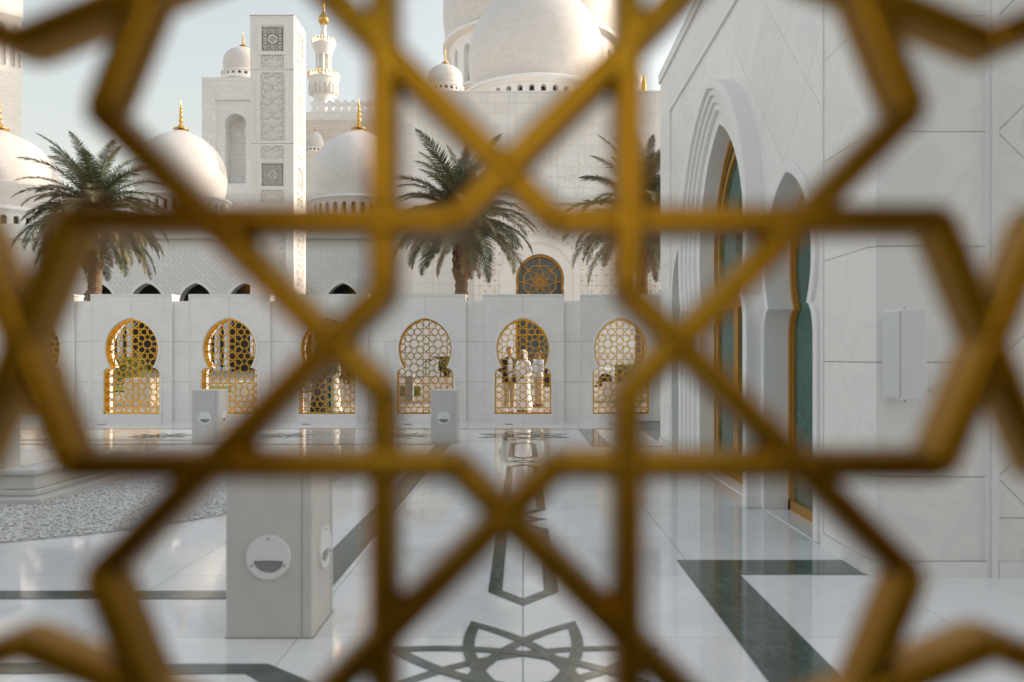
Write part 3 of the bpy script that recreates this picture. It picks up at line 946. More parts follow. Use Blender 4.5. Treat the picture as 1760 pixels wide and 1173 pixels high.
def merlon(h):
    pl = [(-0.30, 0), (0.30, 0), (0.22, 0.25), (0.12, 0.35), (0.22, 0.45), (0.38, 0.62), (0.22, 0.82), (0, 1.0), (-0.22, 0.82), (-0.38, 0.62), (-0.22, 0.45), (-0.12, 0.35), (-0.22, 0.25)]
    mb = MB(); solid(mb, frame_xz(0), [(u * h, v * h) for u, v in pl], (), 0, 0.25 * h, True)
    me = mb.mesh('merlon'); me.materials.append(M_TRIM); return me
hm = 20 * (YA + 4) / F
mme = merlon(hm)
for k in range(-2, 22):
    px = 350 + k * 13.5
    o = obj('merlon', mme, None, arc, (PX(px, YA + 14) - ab.x, 14, PZ(361, YA + 14)))
mb = MB().box(PX(320, YA + 14) - ab.x, PX(640, YA + 14) - ab.x, 14.01, 16, ztop, PZ(361, YA + 14)); mb.build('parapet', M_TRIM, arc)

# -- block with the keyhole niche and small dome
YK = 104.0
blk = thing('niche_block', 'square white block with a tall keyhole niche, left of the carved pylon', 'building', (PX(440, YK), YK, 0))
kb = blk.location
u0, u1, zt = PX(347, YK) - kb.x, PX(484, YK) - kb.x, PZ(133, YK)
pa, pb, pc = PX(370, YK) - kb.x, PX(440, YK) - kb.x, PZ(172, YK)
nk_c = PX(403, YK) - kb.x
s_ = YK / F
niche = keyhole(18 * s_, PZ(232, YK), 15.5 * s_, PZ(226, YK), 18.5 * s_, PZ(213, YK), PZ(194, YK), z0=PZ(315, YK), c=nk_c)
panel = [(pa, PZ(340, YK)), (pb, PZ(340, YK)), (pb, pc), (pa, pc)]
mb = MB(); solid(mb, fa, [(u0, 0), (u1, 0), (u1, zt), (u0, zt)], [panel], 0, 1.2); mb.build('wall', M_BRICKW, blk)
mb = MB(); solid(mb, fa, panel, [niche], 0.3, 2.6); mb.build('panel', M_DIAG, blk)
mb = MB(); solid(mb, fa, panel, (), 2.5, 2.7); mb.build('niche_back', M_BRICKW, blk)
mb = MB().box(u0 + 0.01, u1 - 0.01, 3.0, 7, 0, zt - 0.02); mb.build('core', M_BRICKW, blk)
mb = MB().box(u0 + 0.005, u1 - 0.005, 0.02, 7.02, zt - 0.3, zt + 0.001); mb.build('roof', M_TRIM, blk)
big_dome(blk, 418, 80, 111, 33, YK + 3.6, drum_h=0.20, nd=20, fin=0.2)

# -- crenellated hall behind the third dome
YR = 118.0
cre = thing('crenellated_hall', 'white hall with flared cornice and a row of pointed merlons', 'building', (PX(610, YR), YR, 0))
rb = cre.location
ua, ub = PX(500, YR) - rb.x, PX(700, YR) - rb.x
mb = MB().box(ua, ub, 2.0, 14, 0, PZ(236, YR)); mb.build('wall', M_BRICKW, cre)
mb = MB()
zl, zu, zz = PZ(236, YR), PZ(208, YR), PZ(194, YR)
mb.add([(ua, 2.0, zl), (ub, 2.0, zl), (ub, -0.3, zu), (ua, -0.3, zu), (ua, 14, zl), (ub, 14, zl), (ub, 14, zu), (ua, 14, zu)], [(0, 1, 2, 3), (4, 5, 6, 7), (0, 3, 7, 4), (1, 2, 6, 5), (3, 2, 6, 7)])
mb.build('flared_cornice', M_BRICKW, cre)
MB().box(ua, ub, -0.4, 14, zu + 0.01, zz).build('parapet', M_BRICKW, cre)
mm2 = merlon(22 * YR / F)
for k in range(0, 13): obj('merlon', mm2, None, cre, (PX(541 + 13.3 * k, YR) - rb.x, -0.2, zz - 0.02))
big_dome(cre, 541, 225, 248, 15, YR - 10, drum_h=0.3, nd=14, fin=0.2)

# -- slender minaret
YM = 190.0
mn = thing('minaret', 'slender white minaret with gilded balconies and golden ball', 'minaret', (PX(556, YM), YM, 0))
q = YM / F
def z_(py): return PZ(py, YM)
def lz(name, prof, m, n=32, sm=True, ph=0.0): return MB().lathe([(r * q, z_(y)) for r, y in prof], n, phase=ph).build(name, m, mn, sm)
lz('shaft', [(17, 613), (17, 185), (16, 176)], M_TRIM, 8, False, PI / 8)
lz('lower_corbel', [(15.5, 178), (17, 165), (20, 155), (24, 146), (25, 143), (25.5, 139)], M_TRIM, 16)
lz('lower_balcony', [(25.5, 139.1), (26.5, 138), (26.5, 136)], M_TRIM, 32)
lz('column_core', [(9, 136.5), (9, 95)], M_TRIM, 16)
for k in range(8):
    a = 2 * PI * k / 8 + 0.2
    MB().lathe([(2.4 * q, z_(136)), (2.0 * q, z_(133)), (1.9 * q, z_(100)), (2.6 * q, z_(96))], 10, 11.5 * q * math.cos(a), 11.5 * q * math.sin(a)).build('column', M_TRIM, mn, True)
lz('upper_corbel', [(13, 97), (15, 90), (18, 84), (19, 80)], M_TRIM, 16)
lz('upper_balcony', [(19, 80.2), (19.6, 79), (19.6, 77)], M_TRIM, 32)
lz('neck', [(7, 77), (5.5, 70), (4.5, 63), (5.5, 57), (4.2, 53), (4.5, 46), (6, 44)], M_TRIM, 20)
lz('golden_ball', [(3, 44), (7, 41), (9, 37), (9.2, 34), (7.5, 29), (4, 25), (2, 20)], M_GOLDB, 24)
lz('spire', [(2, 20.2), (1.6, 12), (2.4, 9), (1.2, 5), (0.6, -2), (3.0, -8), (0.3, -20)], M_GOLDB, 14)
for (rad, y0, y1, n) in ((26, 136, 129, 28), (19.2, 77, 70, 22)):
    for k in range(n):
        a = 2 * PI * k / n
        MB().lathe([(0.75 * q, z_(y0)), (0.75 * q, z_(y1)), (1.0 * q, z_(y1 - 1.2))], 6, rad * q * math.cos(a), rad * q * math.sin(a)).build('baluster', M_GOLDB, mn)
    mb = MB(); pts = [(rad * q * math.cos(2 * PI * k / 32), rad * q * math.sin(2 * PI * k / 32), z_(y1 + 1)) for k in range(33)]
    mb.tube(pts, 0.7 * q, 6, False); mb.build('handrail', M_GOLDB, mn)
for k in range(10):
    a = 2 * PI * k / 10
    f2 = lambda u, v, d_, a=a: ((22.8 * q - d_) * math.cos(a) - u * math.sin(a), (22.8 * q - d_) * math.sin(a) + u * math.cos(a), v)
    mb = MB(); ring(mb, f2, keyhole(4.3 * q, z_(160), 4.2 * q, z_(159), 4.4 * q, z_(153), z_(145), z0=z_(164)), keyhole(2.9 * q, z_(160), 2.8 * q, z_(159), 3.0 * q, z_(153), z_(147.5), z0=z_(164)), -0.3, 0.9)
    mb.build('corbel_arch', M_TRIM, mn)

# -- tower at the left edge
YT = 128.0
tw = thing('corner_tower', 'broad sunlit white tower shaft at the left edge of the view', 'tower', (PX(5, YT), YT, 0), R(45))
q = YT / F * 0.7071
MB().box(-40 * q, 40 * q, 0, 80 * q, 0, PZ(28, YT)).build('shaft', M_BRICKW, tw)
mb = MB(); za, zb = PZ(28, YT), PZ(20, YT)
for (e, y0, y1) in ((1.5, 28, 24), (3.5, 24, 20), (2.0, 20, -40)):
    mb.box(-40 * q - e * q, 40 * q + e * q, -e * q, 80 * q + e * q, PZ(y0, YT) + 0.01, PZ(y1, YT))
mb.build('cornice', M_TRIM, tw)
for cx in (-32, 0, 32):
    mb = MB(); ring(mb, frame_xz(0), keyhole(7 * q, PZ(75, YT), 6 * q, PZ(70, YT), 8 * q, PZ(58, YT), PZ(38, YT), z0=PZ(110, YT), c=cx * q), keyhole(5.4 * q, PZ(75, YT), 4.4 * q, PZ(70, YT), 6.4 * q, PZ(58, YT), PZ(42, YT), z0=PZ(110, YT), c=cx * q), -0.35, 0.1)
    mb.build('arch_moulding', M_TRIM, tw)

# -- carved pylon
YP = 45.0
py = thing('carved_pylon', 'tall square white pylon with pierced and carved arabesque panels', 'pylon', (PX(430, YP), YP, 0))
q = YP / F
WP = 75 * q
def zp(y): return PZ(y, YP)
fp = [frame_xz(0), lambda u, v, d_: (WP - d_, u, v)]
panels = [(19, 57, 88, 46, 'pierced'), (18, 58, 243, 125, 'carved'), (19, 57, 320, 281, 'pierced'), (18, 58, 118, 94, 'carved'), (18, 58, 274, 251, 'carved'), (18, 58, 350, 327, 'carved'), (16, 60, 490, 375, 'carved')]
sc_y = [27, 91, 120, 247, 277.5, 323.5, 360, 613]
real = {27, 120, 247, 360, 613}
for fi in range(2):
    f_ = fp[fi]
    for a, b in zip(sc_y, sc_y[1:]):
        hs_ = []
        for (l, r_, yb, yt, kind) in panels:
            if a < yt and yb < b: hs_.append([(l * q, zp(yb)), (r_ * q, zp(yb)), (r_ * q, zp(yt)), (l * q, zp(yt))])
        l0, l1 = (0.0, WP - 0.004) if fi == 0 else (0.006, WP)
        ga = 0.012 if a in real else 0.0005; gb = 0.012 if b in real else 0.0005
        mb = MB(); solid(mb, f_, [(l0, zp(b) + gb), (l1, zp(b) + gb), (l1, zp(a) - ga), (l0, zp(a) - ga)], hs_, 0.0, 0.18 + 0.01 * fi); mb.build('facing_slab', M_TRIM, py)
MB().box(0.2, WP - 0.2, 0.2, WP, 0, zp(28)).build('core', M_TRIM, py)
MB().box(-0.03, WP + 0.03, -0.03, WP + 0.03, zp(27) - 0.01, zp(26)).build('coping', M_STONE, py)
def arabesque(mb, f_, x0, x1, z0, z1, w, d0, d1, rnd):
    """mirror-symmetric scrolls filling a panel"""
    cx = (x0 + x1) / 2; hw = (x1 - x0) / 2; n = max(1, round((z1 - z0) / (hw * 1.15)))
    ch = (z1 - z0) / n
    for k in range(n):
        zc = z0 + (k + 0.5) * ch
        for s in (-1, 1):
            for (ox, oz, rad, dr, a0) in ((0.45, 0.0, 0.42, 1, 0.0), (0.72, 0.36, 0.27, -1, 1.2), (0.72, -0.36, 0.27, 1, -1.2), (0.25, 0.38, 0.24, 1, 2.0), (0.25, -0.38, 0.24, -1, -2.0)):
                pts = []
                for i in range(15):
                    t = i / 14
                    a = a0 + dr * t * 4.4
                    rr_ = rad * hw * (1 - 0.75 * t)
                    pts.append((cx + s * min(hw * 0.98, max(0, ox * hw + rr_ * math.cos(a))), zc + oz * ch + rr_ * math.sin(a)))
                stroke2d(mb, f_, pts, w, d0 + 0.001 * (s + 1), d1)
                e_ = pts[5]; stroke2d(mb, f_, [e_, (e_[0] + s * 0.07, e_[1] + 0.09), (e_[0] + s * 0.02, e_[1] + 0.17)], w * 0.8, d0 + 0.006, d1)
            stroke2d(mb, f_, [(cx, zc - ch / 2), (cx + s * hw * 0.5, zc - ch * 0.2), (cx + s * hw * 0.93, zc), (cx + s * hw * 0.5, zc + ch * 0.2), (cx, zc + ch / 2)], w, d0 + 0.004, d1)
for fi in range(2):
    for (l, r_, yb, yt, kind) in panels:
        mb = MB()
        f_ = fp[fi]
        X0, X1, Z0, Z1 = l * q, r_ * q, zp(yb), zp(yt)
        if kind == 'pierced':
            g = 3
            for i in range(g):
                for j in range(g):
                    cx = X0 + (X1 - X0) * (i + 0.5) / g; cz = Z0 + (Z1 - Z0) * (j + 0.5) / g; e = (X1 - X0) / g / 2
                    for k in range(4):
                        a = PI / 4 + k * PI / 2
                        pts = []
                        for t in range(9):
                            b_ = a + t / 8 * 2.4; rr_ = e * (1.25 - 0.1 * t)
                            pts.append((cx + rr_ * math.cos(b_), cz + rr_ * math.sin(b_)))
                        pts = [(min(X1, max(X0, a_)), min(Z1, max(Z0, b_))) for a_, b_ in pts]
                        stroke2d(mb, f_, pts, 0.034, 0.03 + 0.001 * k, 0.08)
                    stroke2d(mb, f_, [(cx + e * 0.3 * math.cos(PI * k / 4), cz + e * 0.3 * math.sin(PI * k / 4)) for k in range(8)], 0.035, 0.036, 0.10, True)
            c0, c1 = (X0 + X1) / 2, (Z0 + Z1) / 2
            stroke2d(mb, f_, [(c0 + 0.22 * math.cos(PI * k / 12), c1 + 0.22 * math.sin(PI * k / 12)) for k in range(24)], 0.07, 0.026, 0.10, True)
            mb.build('pierced_grille', M_TRIM, py)
            m2 = MB(); solid(m2, f_, [(X0, Z0), (X1, Z0), (X1, Z1), (X0, Z1)], (), 0.19, 0.195); m2.build('shadow_void', M_DARK, py)  # dark sheet painted in for the shade inside the grille openings
            m2 = MB(); stroke2d(m2, f_, [(X0 - .12, Z0 - .15), (X1 + .12, Z0 - .15), (X1 + .12, Z1 + .15), (X0 - .12, Z1 + .15)], 0.14, -0.035, 0.02, True); m2.build('panel_frame', M_TRIM, py)
        else:
            arabesque(mb, f_, X0, X1, Z0, Z1, 0.040, 0.006, 0.12, None)
            mb.build('carving', M_TRIM, py)
            m2 = MB(); solid(m2, f_, [(X0, Z0), (X1, Z0), (X1, Z1), (X0, Z1)], (), 0.10, 0.105); m2.build('carving_ground', M_TRIM, py)
    for (a, b) in ((78, 58), (240, 138), (313, 297), (470, 385)):
        for u in (12, 63):
            mb = MB(); c_ = [(u * q, zp(a)), (u * q, zp(b))]
            stroke2d(mb, fp[fi], c_, 0.09, -0.05, 0.02); mb.build('pilaster_strip', M_TRIM, py)

# -- prayer hall with tiled wall, portal, window and domes
YH = 62.0
hall = thing('prayer_hall', 'large prayer hall with tiled white wall, great white domes and rosette window', 'building', (PX(900, YH), YH, 0))
hb = hall.location.copy()
q = YH / F
hx0, hx1 = PX(672, YH) - hb.x, PX(1330, YH) - hb.x
zt = PZ(159, YH)
MB().box(hx0 + 0.02, hx1, 0.05, 40, 0, zt - 0.02).build('core', M_JOINT, hall)
MB().box(hx0 - 0.02, hx1, -0.06, 40, zt, zt + 0.12).build('coping', M_TRIM, hall)
tile_me = {}
rr = random.Random(5)
cells = []
row = 18.2 * q
z = zt - 0.004; j = 0
while z > 0.3:
    x = hx0 - (0.0 if j % 2 == 0 else 0.55)
    pat = [1.62, 0.54, 1.08, 0.54] if j % 2 == 0 else [0.54, 1.62, 1.08]
    i = 0
    while x < PX(1150, YH) - hb.x:
        wd = pat[i % len(pat)]; i += 1
        xa = max(x, hx0)
        if x + wd - xa > 0.1: cells.append((xa, x + wd, z - row, z))
        x += wd
    z -= row; j += 1
vis = [c for c in cells if c[2] > PZ(352, YH)]
rest = MB(); made = 0
for (a, b, c, d_) in sorted(cells, key=lambda t: (-(t[1] - t[0]) * (1 if t[2] > PZ(352, YH) else 0.01), t[0], t[2])):
    g = 0.012
    if made < 290:
        k = round(b - a, 3)
        if k not in tile_me:
            tile_me[k] = MB().box(0, k - g, -0.02, 0.06, 0, row - g).mesh('wall_tile'); tile_me[k].materials.append(M_TILE)
        o = obj('wall_tile', tile_me[k], None, hall, (a, rr.uniform(-0.004, 0.004), c + g / 2)); made += 1
    else: rest.box(a, b - g, -0.02, 0.06, c + g / 2, d_ - g / 2)
o = rest.build('wall_tile', M_TILE, hall); o['kind'] = 'stuff'
# scroll inlay of vines on the tiles
rr = random.Random(21)
mb = MB()
fh = frame_xz(0)
for k in range(34):
    a = W(rr.uniform(925, 1050), rr.uniform(275, 348), YH)
    u, v = a.x - hb.x, a.z
    pts = [(u + (0.08 + t * 0.05) * math.cos(t * 0.7 * (1 if k % 2 else -1) + k), v + (0.08 + t * 0.05) * math.sin(t * 0.7 * (1 if k % 2 else -1) + k)) for t in range(10)]
    stroke2d(mb, fh, pts, 0.035, -0.024 - 0.0006 * k, 0.0)
o = mb.build('vine_inlay', mat('pale_gold_inlay', (0.74, 0.70, 0.63), 0.5, var=0.1), hall)
# projecting portal with studs and arched window
pz = PZ(350, YH - 3)
fpo = frame_xz(-3.0)
ua, ub = PX(815, YH - 3) - hb.x, PX(1200, YH - 3) - hb.x
wc = PX(928, YH - 3) - hb.x; k3 = (YH - 3) / F
WKH = dict(w=41.5 * k3, zs=PZ(500, YH - 3), nk=40 * k3, zn=PZ(497, YH - 3), b=41.5 * k3, zb=PZ(480, YH - 3), za=PZ(437, YH - 3), z0=0.35)
wk = keyhole(**WKH, c=wc)
mb = MB(); solid(mb, fpo, [(ua, 0), (ub, 0), (ub, pz), (ua, pz)], [wk], 0, 3.2); mb.build('portal_wall', M_BRICKW, hall)
mb = MB().box(ua - 0.1, ub + 0.1, -3.22, 0.0, pz + 0.003, pz + 0.28); mb.build('portal_cornice', M_TRIM, hall)
mb = MB(); ring(mb, fpo, keyhole(**WKH, c=wc, grow=1.15), keyhole(**WKH, c=wc, grow=0.75), -0.1, 0.1); mb.build('arch_moulding', M_TRIM, hall)
mb = MB(); ring(mb, fpo, keyhole(**WKH, c=wc, grow=0.75), keyhole(**WKH, c=wc, grow=0.0), -0.03, 0.1); mb.build('arch_moulding', M_TRIM, hall)
st = MB(); st.add([(-0.09, 0, 0), (0, 0, -0.09), (0.09, 0, 0), (0, 0, 0.09), (0, -0.05, 0)], [(0, 1, 4), (1, 2, 4), (2, 3, 4), (3, 0, 4)])
stm = st.mesh('gold_stud'); stm.materials.append(M_GOLDB)
for j in range(0, 18):
    for i in range(0, 24):
        u = ua + 0.45 + i * 0.72 + (0.36 if j % 2 else 0); v = pz - 0.5 - j * 0.40
        if u > PX(1145, YH - 3) - hb.x or v < PZ(505, YH - 3): continue
        if inside((u, v), keyhole(**WKH, c=wc, grow=1.25)): continue
        obj('gold_stud', stm, None, hall, (u, -3.003, v))
win = MB(); ring(win, fpo, keyhole(**WKH, c=wc, grow=-0.002), keyhole(**WKH, c=wc, grow=-0.17), 0.25, 0.55)
wo = win.build('rosette_window', M_BRONZE, hall)
mb = MB(); solid(mb, fpo, wk, (), 0.5, 0.54, True); mb.build('pane', M_GLASSD, wo)
mb = MB()
rc = (wc, PZ(484, YH - 3)); Rw = 27 * k3
for n_, (L_, hw_) in ((8, (1.0, 0.17)), (8, (0.62, 0.13))):
    for k in range(n_):
        a = 2 * PI * k / n_ + (PI / 8 if L_ < 1 else 0)
        pts = []
        for s in (1, -1):
            for i in range(8):
                t = 0.14 + 0.86 * (i / 8 if s > 0 else 1 - i / 8)
                pts.append((rc[0] + Rw * (t * L_ * math.cos(a) - s * hw_ * math.sin(PI * t) * math.sin(a)), rc[1] + Rw * (t * L_ * math.sin(a) + s * hw_ * math.sin(PI * t) * math.cos(a))))
        stroke2d(mb, fpo, pts, 0.05, 0.40 + 0.002 * k, 0.5, True)
for k in range(8):
    a0, a1 = 2 * PI * k / 8, 2 * PI * (k + 1) / 8
    stroke2d(mb, fpo, [(rc[0] + Rw * math.cos(a0), rc[1] + Rw * math.sin(a0)), (rc[0] + Rw * 1.12 * math.cos((a0 + a1) / 2), rc[1] + Rw * 1.12 * math.sin((a0 + a1) / 2)), (rc[0] + Rw * math.cos(a1), rc[1] + Rw * math.sin(a1))], 0.09, 0.38 + 0.002 * k, 0.5)
    e = (rc[0] + Rw * 1.7 * math.cos(a0), rc[1] + Rw * 1.7 * math.sin(a0))
    for (p0, p1) in clip_seg((rc[0] + Rw * math.cos(a0), rc[1] + Rw * math.sin(a0)), e, wk): bar2d(mb, fpo, p0, p1, 0.09, 0.37 + 0.002 * k, 0.5)
for zz in (PZ(530, YH - 3), PZ(575, YH - 3)): bar2d(mb, fpo, (wc - 40 * k3, zz), (wc + 40 * k3, zz), 0.08, 0.36, 0.5)
for uu in (-22, 0, 22): bar2d(mb, fpo, (wc + uu * k3, 0.4), (wc + uu * k3, PZ(530, YH - 3)), 0.07, 0.365, 0.5)
mb.build('tracery', M_BRONZE, wo)
big_dome(hall, 922, -28, 108, 117, 112.0, drum_h=0.22, nd=40, fin=0.1, aw=0.45)
# rear dome with its tall arcaded drum
Yr = 150.0; r = 153 * Yr / F
o = MB().lathe(dome_profile(r, 1.15, 0.35), 80).build('dome', dome_mat(r), hall, True, (PX(915, Yr) - hb.x, Yr - hb.y, PZ(28, Yr)))
finial(o, r * 0.1, r * 1.24)
MB().lathe([(r * 0.93, -0.36 * r), (r * 1.0, -0.38 * r), (r * 1.0, -0.42 * r), (r * 0.93, -0.44 * r)], 72).build('ring_moulding', M_TRIM, o, True)
obj('drum', arch_ring_mesh(r * 0.93, -0.98 * r, -0.44 * r, 26, 0.10 * r, 0.40 * r, 0.06 * r), M_TRIM, o)
MB().lathe([(r * 0.86, -0.98 * r), (r * 0.86, -0.4 * r)], 48).build('drum_core', M_TRIM, o, True)
for (px, yt, ye, rp, Yd) in ((765, 110, 136, 30, 95.0), (1080, 121, 145, 27, 98.0)):
    big_dome(hall, px, yt, ye, rp, Yd, drum_h=0.25, nd=20, fin=0.22)
MB().lathe([(0.25, 0), (0.2, 0.9), (0.05, 1.6)], 10).build('pinnacle', M_GOLDB, hall, False, (PX(1110, YH) - hb.x, 1, zt + 0.1))

# ---------------------------------------------------------------- date palms
M_LEAF = [mat('palm_leaf_' + n_, c_, 0.5, var=0.35, scale=2.5, spec=0.35) for n_, c_ in (('green', (0.085, 0.105, 0.05)), ('olive', (0.19, 0.17, 0.09)), ('dry', (0.36, 0.27, 0.16)))]
M_TRUNK = mat('palm_trunk', (0.20, 0.135, 0.085), 0.9, var=0.4, scale=14.0, bump=0.8, bscale=18)
def frond_mesh(e0, droop, L, m, seed):
    rn = random.Random(seed)
    mb = MB()
    n = 26
    pts = []
    x = z = 0.0; a = e0
    for i in range(n + 1):
        pts.append(Vector((x, 0, z)))
        x += math.cos(a) * L / n; z += math.sin(a) * L / n
        a -= droop / n * (0.5 + 1.1 * i / n)
    sway = rn.uniform(-0.25, 0.25)
    for i, p in enumerate(pts): p.y = sway * (i / n) ** 2 * L * 0.35
    mb.tube(pts, [0.03 * (1 - 0.85 * i / n) + 0.004 for i in range(n + 1)], 4)
    K = 105
    for k in range(K):
        t = 0.10 + 0.90 * k / K
        f = t * n; i = min(n - 1, int(f)); p = pts[i].lerp(pts[i + 1], f - i)
        d = (pts[i + 1] - pts[i]).normalized()
        up = Vector((-d.z, 0, d.x))
        side = d.cross(up).normalized()
        ln = 0.60 * (math.sin(PI * min(1, 0.16 + t * 0.86)) ** 0.6) * rn.uniform(0.8, 1.1) * L / 3.4
        for s in (-1, 1):
            fwd = 0.35 + 0.75 * t + rn.uniform(-0.15, 0.15)
            v = (side * s + d * fwd + up * rn.uniform(-0.05, 0.5)).normalized()
            tip = p + v * ln + Vector((0, 0, -0.22 * ln))
            wv = (d * 0.020 + up * rn.uniform(-0.006, 0.006)) * (L / 3.4)
            mid = p.lerp(tip, 0.45) + up * 0.01
            mb.add([p - wv * 0.5, p + wv * 0.5, mid + wv * 0.8, tip, mid - wv * 0.8], [(0, 1, 2, 3, 4)])
    me = mb.mesh('frond'); me.materials.append(m); return me
FR = []
for k in range(14):
    t = k / 13
    FR.append([frond_mesh(R(84 - 112 * t), R(38 + 50 * math.sin(PI * min(1, t * 0.9))) , 3.2 + 0.35 * math.sin(k * 2.1), M_LEAF[mi], k * 3 + mi) for mi in (0, 1)])
DRY = [frond_mesh(R(-45), R(45), 2.3, M_LEAF[2], 91), frond_mesh(R(10), R(95), 2.9, M_LEAF[2], 92)]
def palm(px, py, Y, label, rtr, nf=58, seed=1, scale=1.0, base_w=0.24, low=14, ex=0.9):
    c = W(px, py, Y)
    t = thing('date_palm', label, 'palm tree', (c.x, Y, -0.03), 0, 'date palms behind the lattice wall')
    rn = random.Random(seed)
    H = c.z + 0.03
    mb = MB(); prof = []
    n = 46
    for i in range(n + 1):
        z = H * i / n
        bulge = 1.0 + (0.5 * max(0, 1 - abs(z - (H - 1.9)) / 0.4) if i else 0.2)
        prof.append((base_w * bulge * (1.06 if i % 2 else 0.93) * (1.12 - 0.2 * i / n), z))
    mb.lathe(prof, 14); mb.build('trunk', M_TRUNK, t)
    mb = MB()
    for k in range(70):
        a = k * 2.4; z = H - 2.2 + 2.1 * k / 70; r0 = base_w * 1.0
        p0 = Vector((r0 * math.cos(a), r0 * math.sin(a), z)); p1 = p0 + Vector((math.cos(a) * 0.10, math.sin(a) * 0.10, 0.24))
        mb.tube([p0, p1], [0.075, 0.03], 5)
    mb.build('leaf_stubs', M_TRUNK, t)
    for k in range(nf):
        u = (k + 0.5) / nf
        idx = min(13, int(u ** ex * low))
        mi = 0 if rn.random() < 0.5 else 1
        o = obj('frond', FR[idx][mi], None, t, (0, 0, H - 0.12 * idx / 4 + 0.15), (rn.uniform(-0.12, 0.12), rn.uniform(-0.1, 0.1), k * 2.39996 + rn.uniform(-0.25, 0.25)))
        s = scale * rn.uniform(0.86, 1.08); o.scale = (s, s, s)
    for k in range(10):
        o = obj('frond', DRY[k % 2], None, t, (0, 0, H - 0.3), (0, 0, rn.uniform(0, 2 * PI))); o.scale = (scale * 0.95,) * 3
    return t
palm(163, 362, 30.0, 'dark date palm in front of the arcade, leftmost of the palms', 0.24, 100, 4, 0.94, low=14, ex=0.68)
palm(793, 378, 30.0, 'sunlit date palm left of the rosette window, with thick trunk collar', 0.24, 92, 8, 1.0, low=11.5, ex=0.8)
palm(1103, 372, 31.0, 'date palm half hidden by the marble building, right of the rosette window', 0.24, 80, 15, 1.04, low=12.5)

# ---------------------------------------------------------------- asphalt drive on the near side of the gate wall
M_ASPH = mat('asphalt', (0.045, 0.043, 0.041), 0.85, var=0.25, scale=20.0, bump=0.4, bscale=90)
tag(MB().box(-60, 60, -26, 0.2, -0.029, -0.008).build('road', M_ASPH), kind='structure')

gal = thing('added_portico', 'added white roof on slim columns, unseen, shading the golden lattice screen', 'portico', (0, -2.4, 0))  # roof added out of view; darkens what the upper bars reflect
MB().box(-7, 7, 0, 2.62, 2.97, 3.35).build('roof', M_MARBLE, gal)
for cx in (-6.0, -2.4, 2.4, 6.0):
    MB().lathe([(0.2, -0.01), (0.2, 0.15), (0.13, 0.2), (0.12, 2.6), (0.2, 2.9), (0.2, 2.97)], 20, cx, 0.25).build('column', M_TRIM, gal, True)
gw = thing('added_reflection_wall', 'added plain white wall, unseen, for the golden bars to reflect', 'wall', (0, -7.0, 0))  # unseen wall, added as a pale surface mirrored in the bars
MB().box(-2.4, 2.6, -0.3, 0, -0.01, 4.5).build('wall', M_MARBLE, gw)
MB().box(-2.45, 2.65, -0.35, 0.05, 4.502, 4.65).build('coping', M_TRIM, gw)

# ---------------------------------------------------------------- beyond the lattice wall: planters, shrubs, car
def P2(px, Y): return PX(px, Y)
M_HEDGE = mat('hedge_leaf', (0.07, 0.10, 0.03), 0.6, var=0.5, scale=6.0)
M_SHRUB = mat('yellow_green_leaf', (0.16, 0.17, 0.035), 0.6, var=0.5, scale=6.0)
M_SOIL = mat('soil', (0.10, 0.07, 0.05), 0.95, var=0.3)
M_LAWN = mat('lawn', (0.13, 0.17, 0.05), 0.9, var=0.35, scale=3.0, bump=0.5, bscale=60)
M_TYRE = mat('tyre_rubber', (0.03, 0.03, 0.03), 0.8)
M_CARP = mat('white_car_paint', (0.80, 0.80, 0.80), 0.2, coat=0.6, var=0.01)
M_CHROME = mat('alloy', (0.55, 0.55, 0.56), 0.3, metal=0.9)
def leaf_mass(name, parent, m, rx, ry, rz, n, ls, seed, zc, boxy=False):
    rn = random.Random(seed); mb = MB()
    for k in range(n):
        if boxy:
            p = Vector((rn.uniform(-rx, rx), rn.uniform(-ry, ry), zc + rn.uniform(-rz, rz)))
        else:
            while True:
                v = Vector((rn.uniform(-1, 1), rn.uniform(-1, 1), rn.uniform(-1, 1)))
                if 0.3 < v.length < 1: break
            wob = 0.82 + 0.3 * math.sin(v.x * 5 + seed) * math.cos(v.z * 4 + v.y * 3)
            p = Vector((v.x * rx * wob, v.y * ry * wob, zc + v.z * rz * wob))
        a = Vector((rn.uniform(-1, 1), rn.uniform(-1, 1), rn.uniform(-1, 1))).normalized(); b = a.orthogonal().normalized()
        s = ls * rn.uniform(0.6, 1.3)
        mb.add([p - b * s * 0.3, p + a * s * 0.5, p + b * s * 0.3, p - a * s * 0.5], [(0, 1, 2, 3)])
    me = bpy.data.meshes.new(name); me.from_pydata(mb.v, [], mb.f); me.materials.append(m)
    return obj(name, me, None, parent)
def planter(label, px0, px1, Y, ztop, depth=1.0):
    x0, x1 = PX(px0, Y), PX(px1, Y)
    t = thing('stone_planter', label, 'planter', ((x0 + x1) / 2, Y, -0.03))
    hw = (x1 - x0) / 2; h = ztop + 0.03
    mb = MB(); solid(mb, lambda u, v, q_: (u, v, h * (1 - q_)), [(-hw, 0), (hw, 0), (hw, depth), (-hw, depth)], [[(-hw + 0.12, 0.12), (hw - 0.12, 0.12), (hw - 0.12, depth - 0.12), (-hw + 0.12, depth - 0.12)]], 0, 1)
    bevel(mb.build('box', M_PLANTER, t), 0.015)
    MB().box(-hw + 0.11, hw - 0.11, 0.11, depth - 0.11, h - 0.2, h - 0.06).build('soil', M_SOIL, t)
    MB().box(-hw - 0.04, hw + 0.04, -0.04, depth + 0.04, 0, 0.1).build('foot', M_PLANTER, t)
    return t
hd = thing('added_hedge', 'added tall dark hedge, unseen, darkening the left side of the golden screen', 'hedge', (-7.6, -4.0, -0.01))  # added behind the camera so the left bars reflect something dark
leaf_mass('foliage', hd, M_HEDGE, 6.1, 0.6, 3.2, 12000, 0.30, 44, 3.3, True)
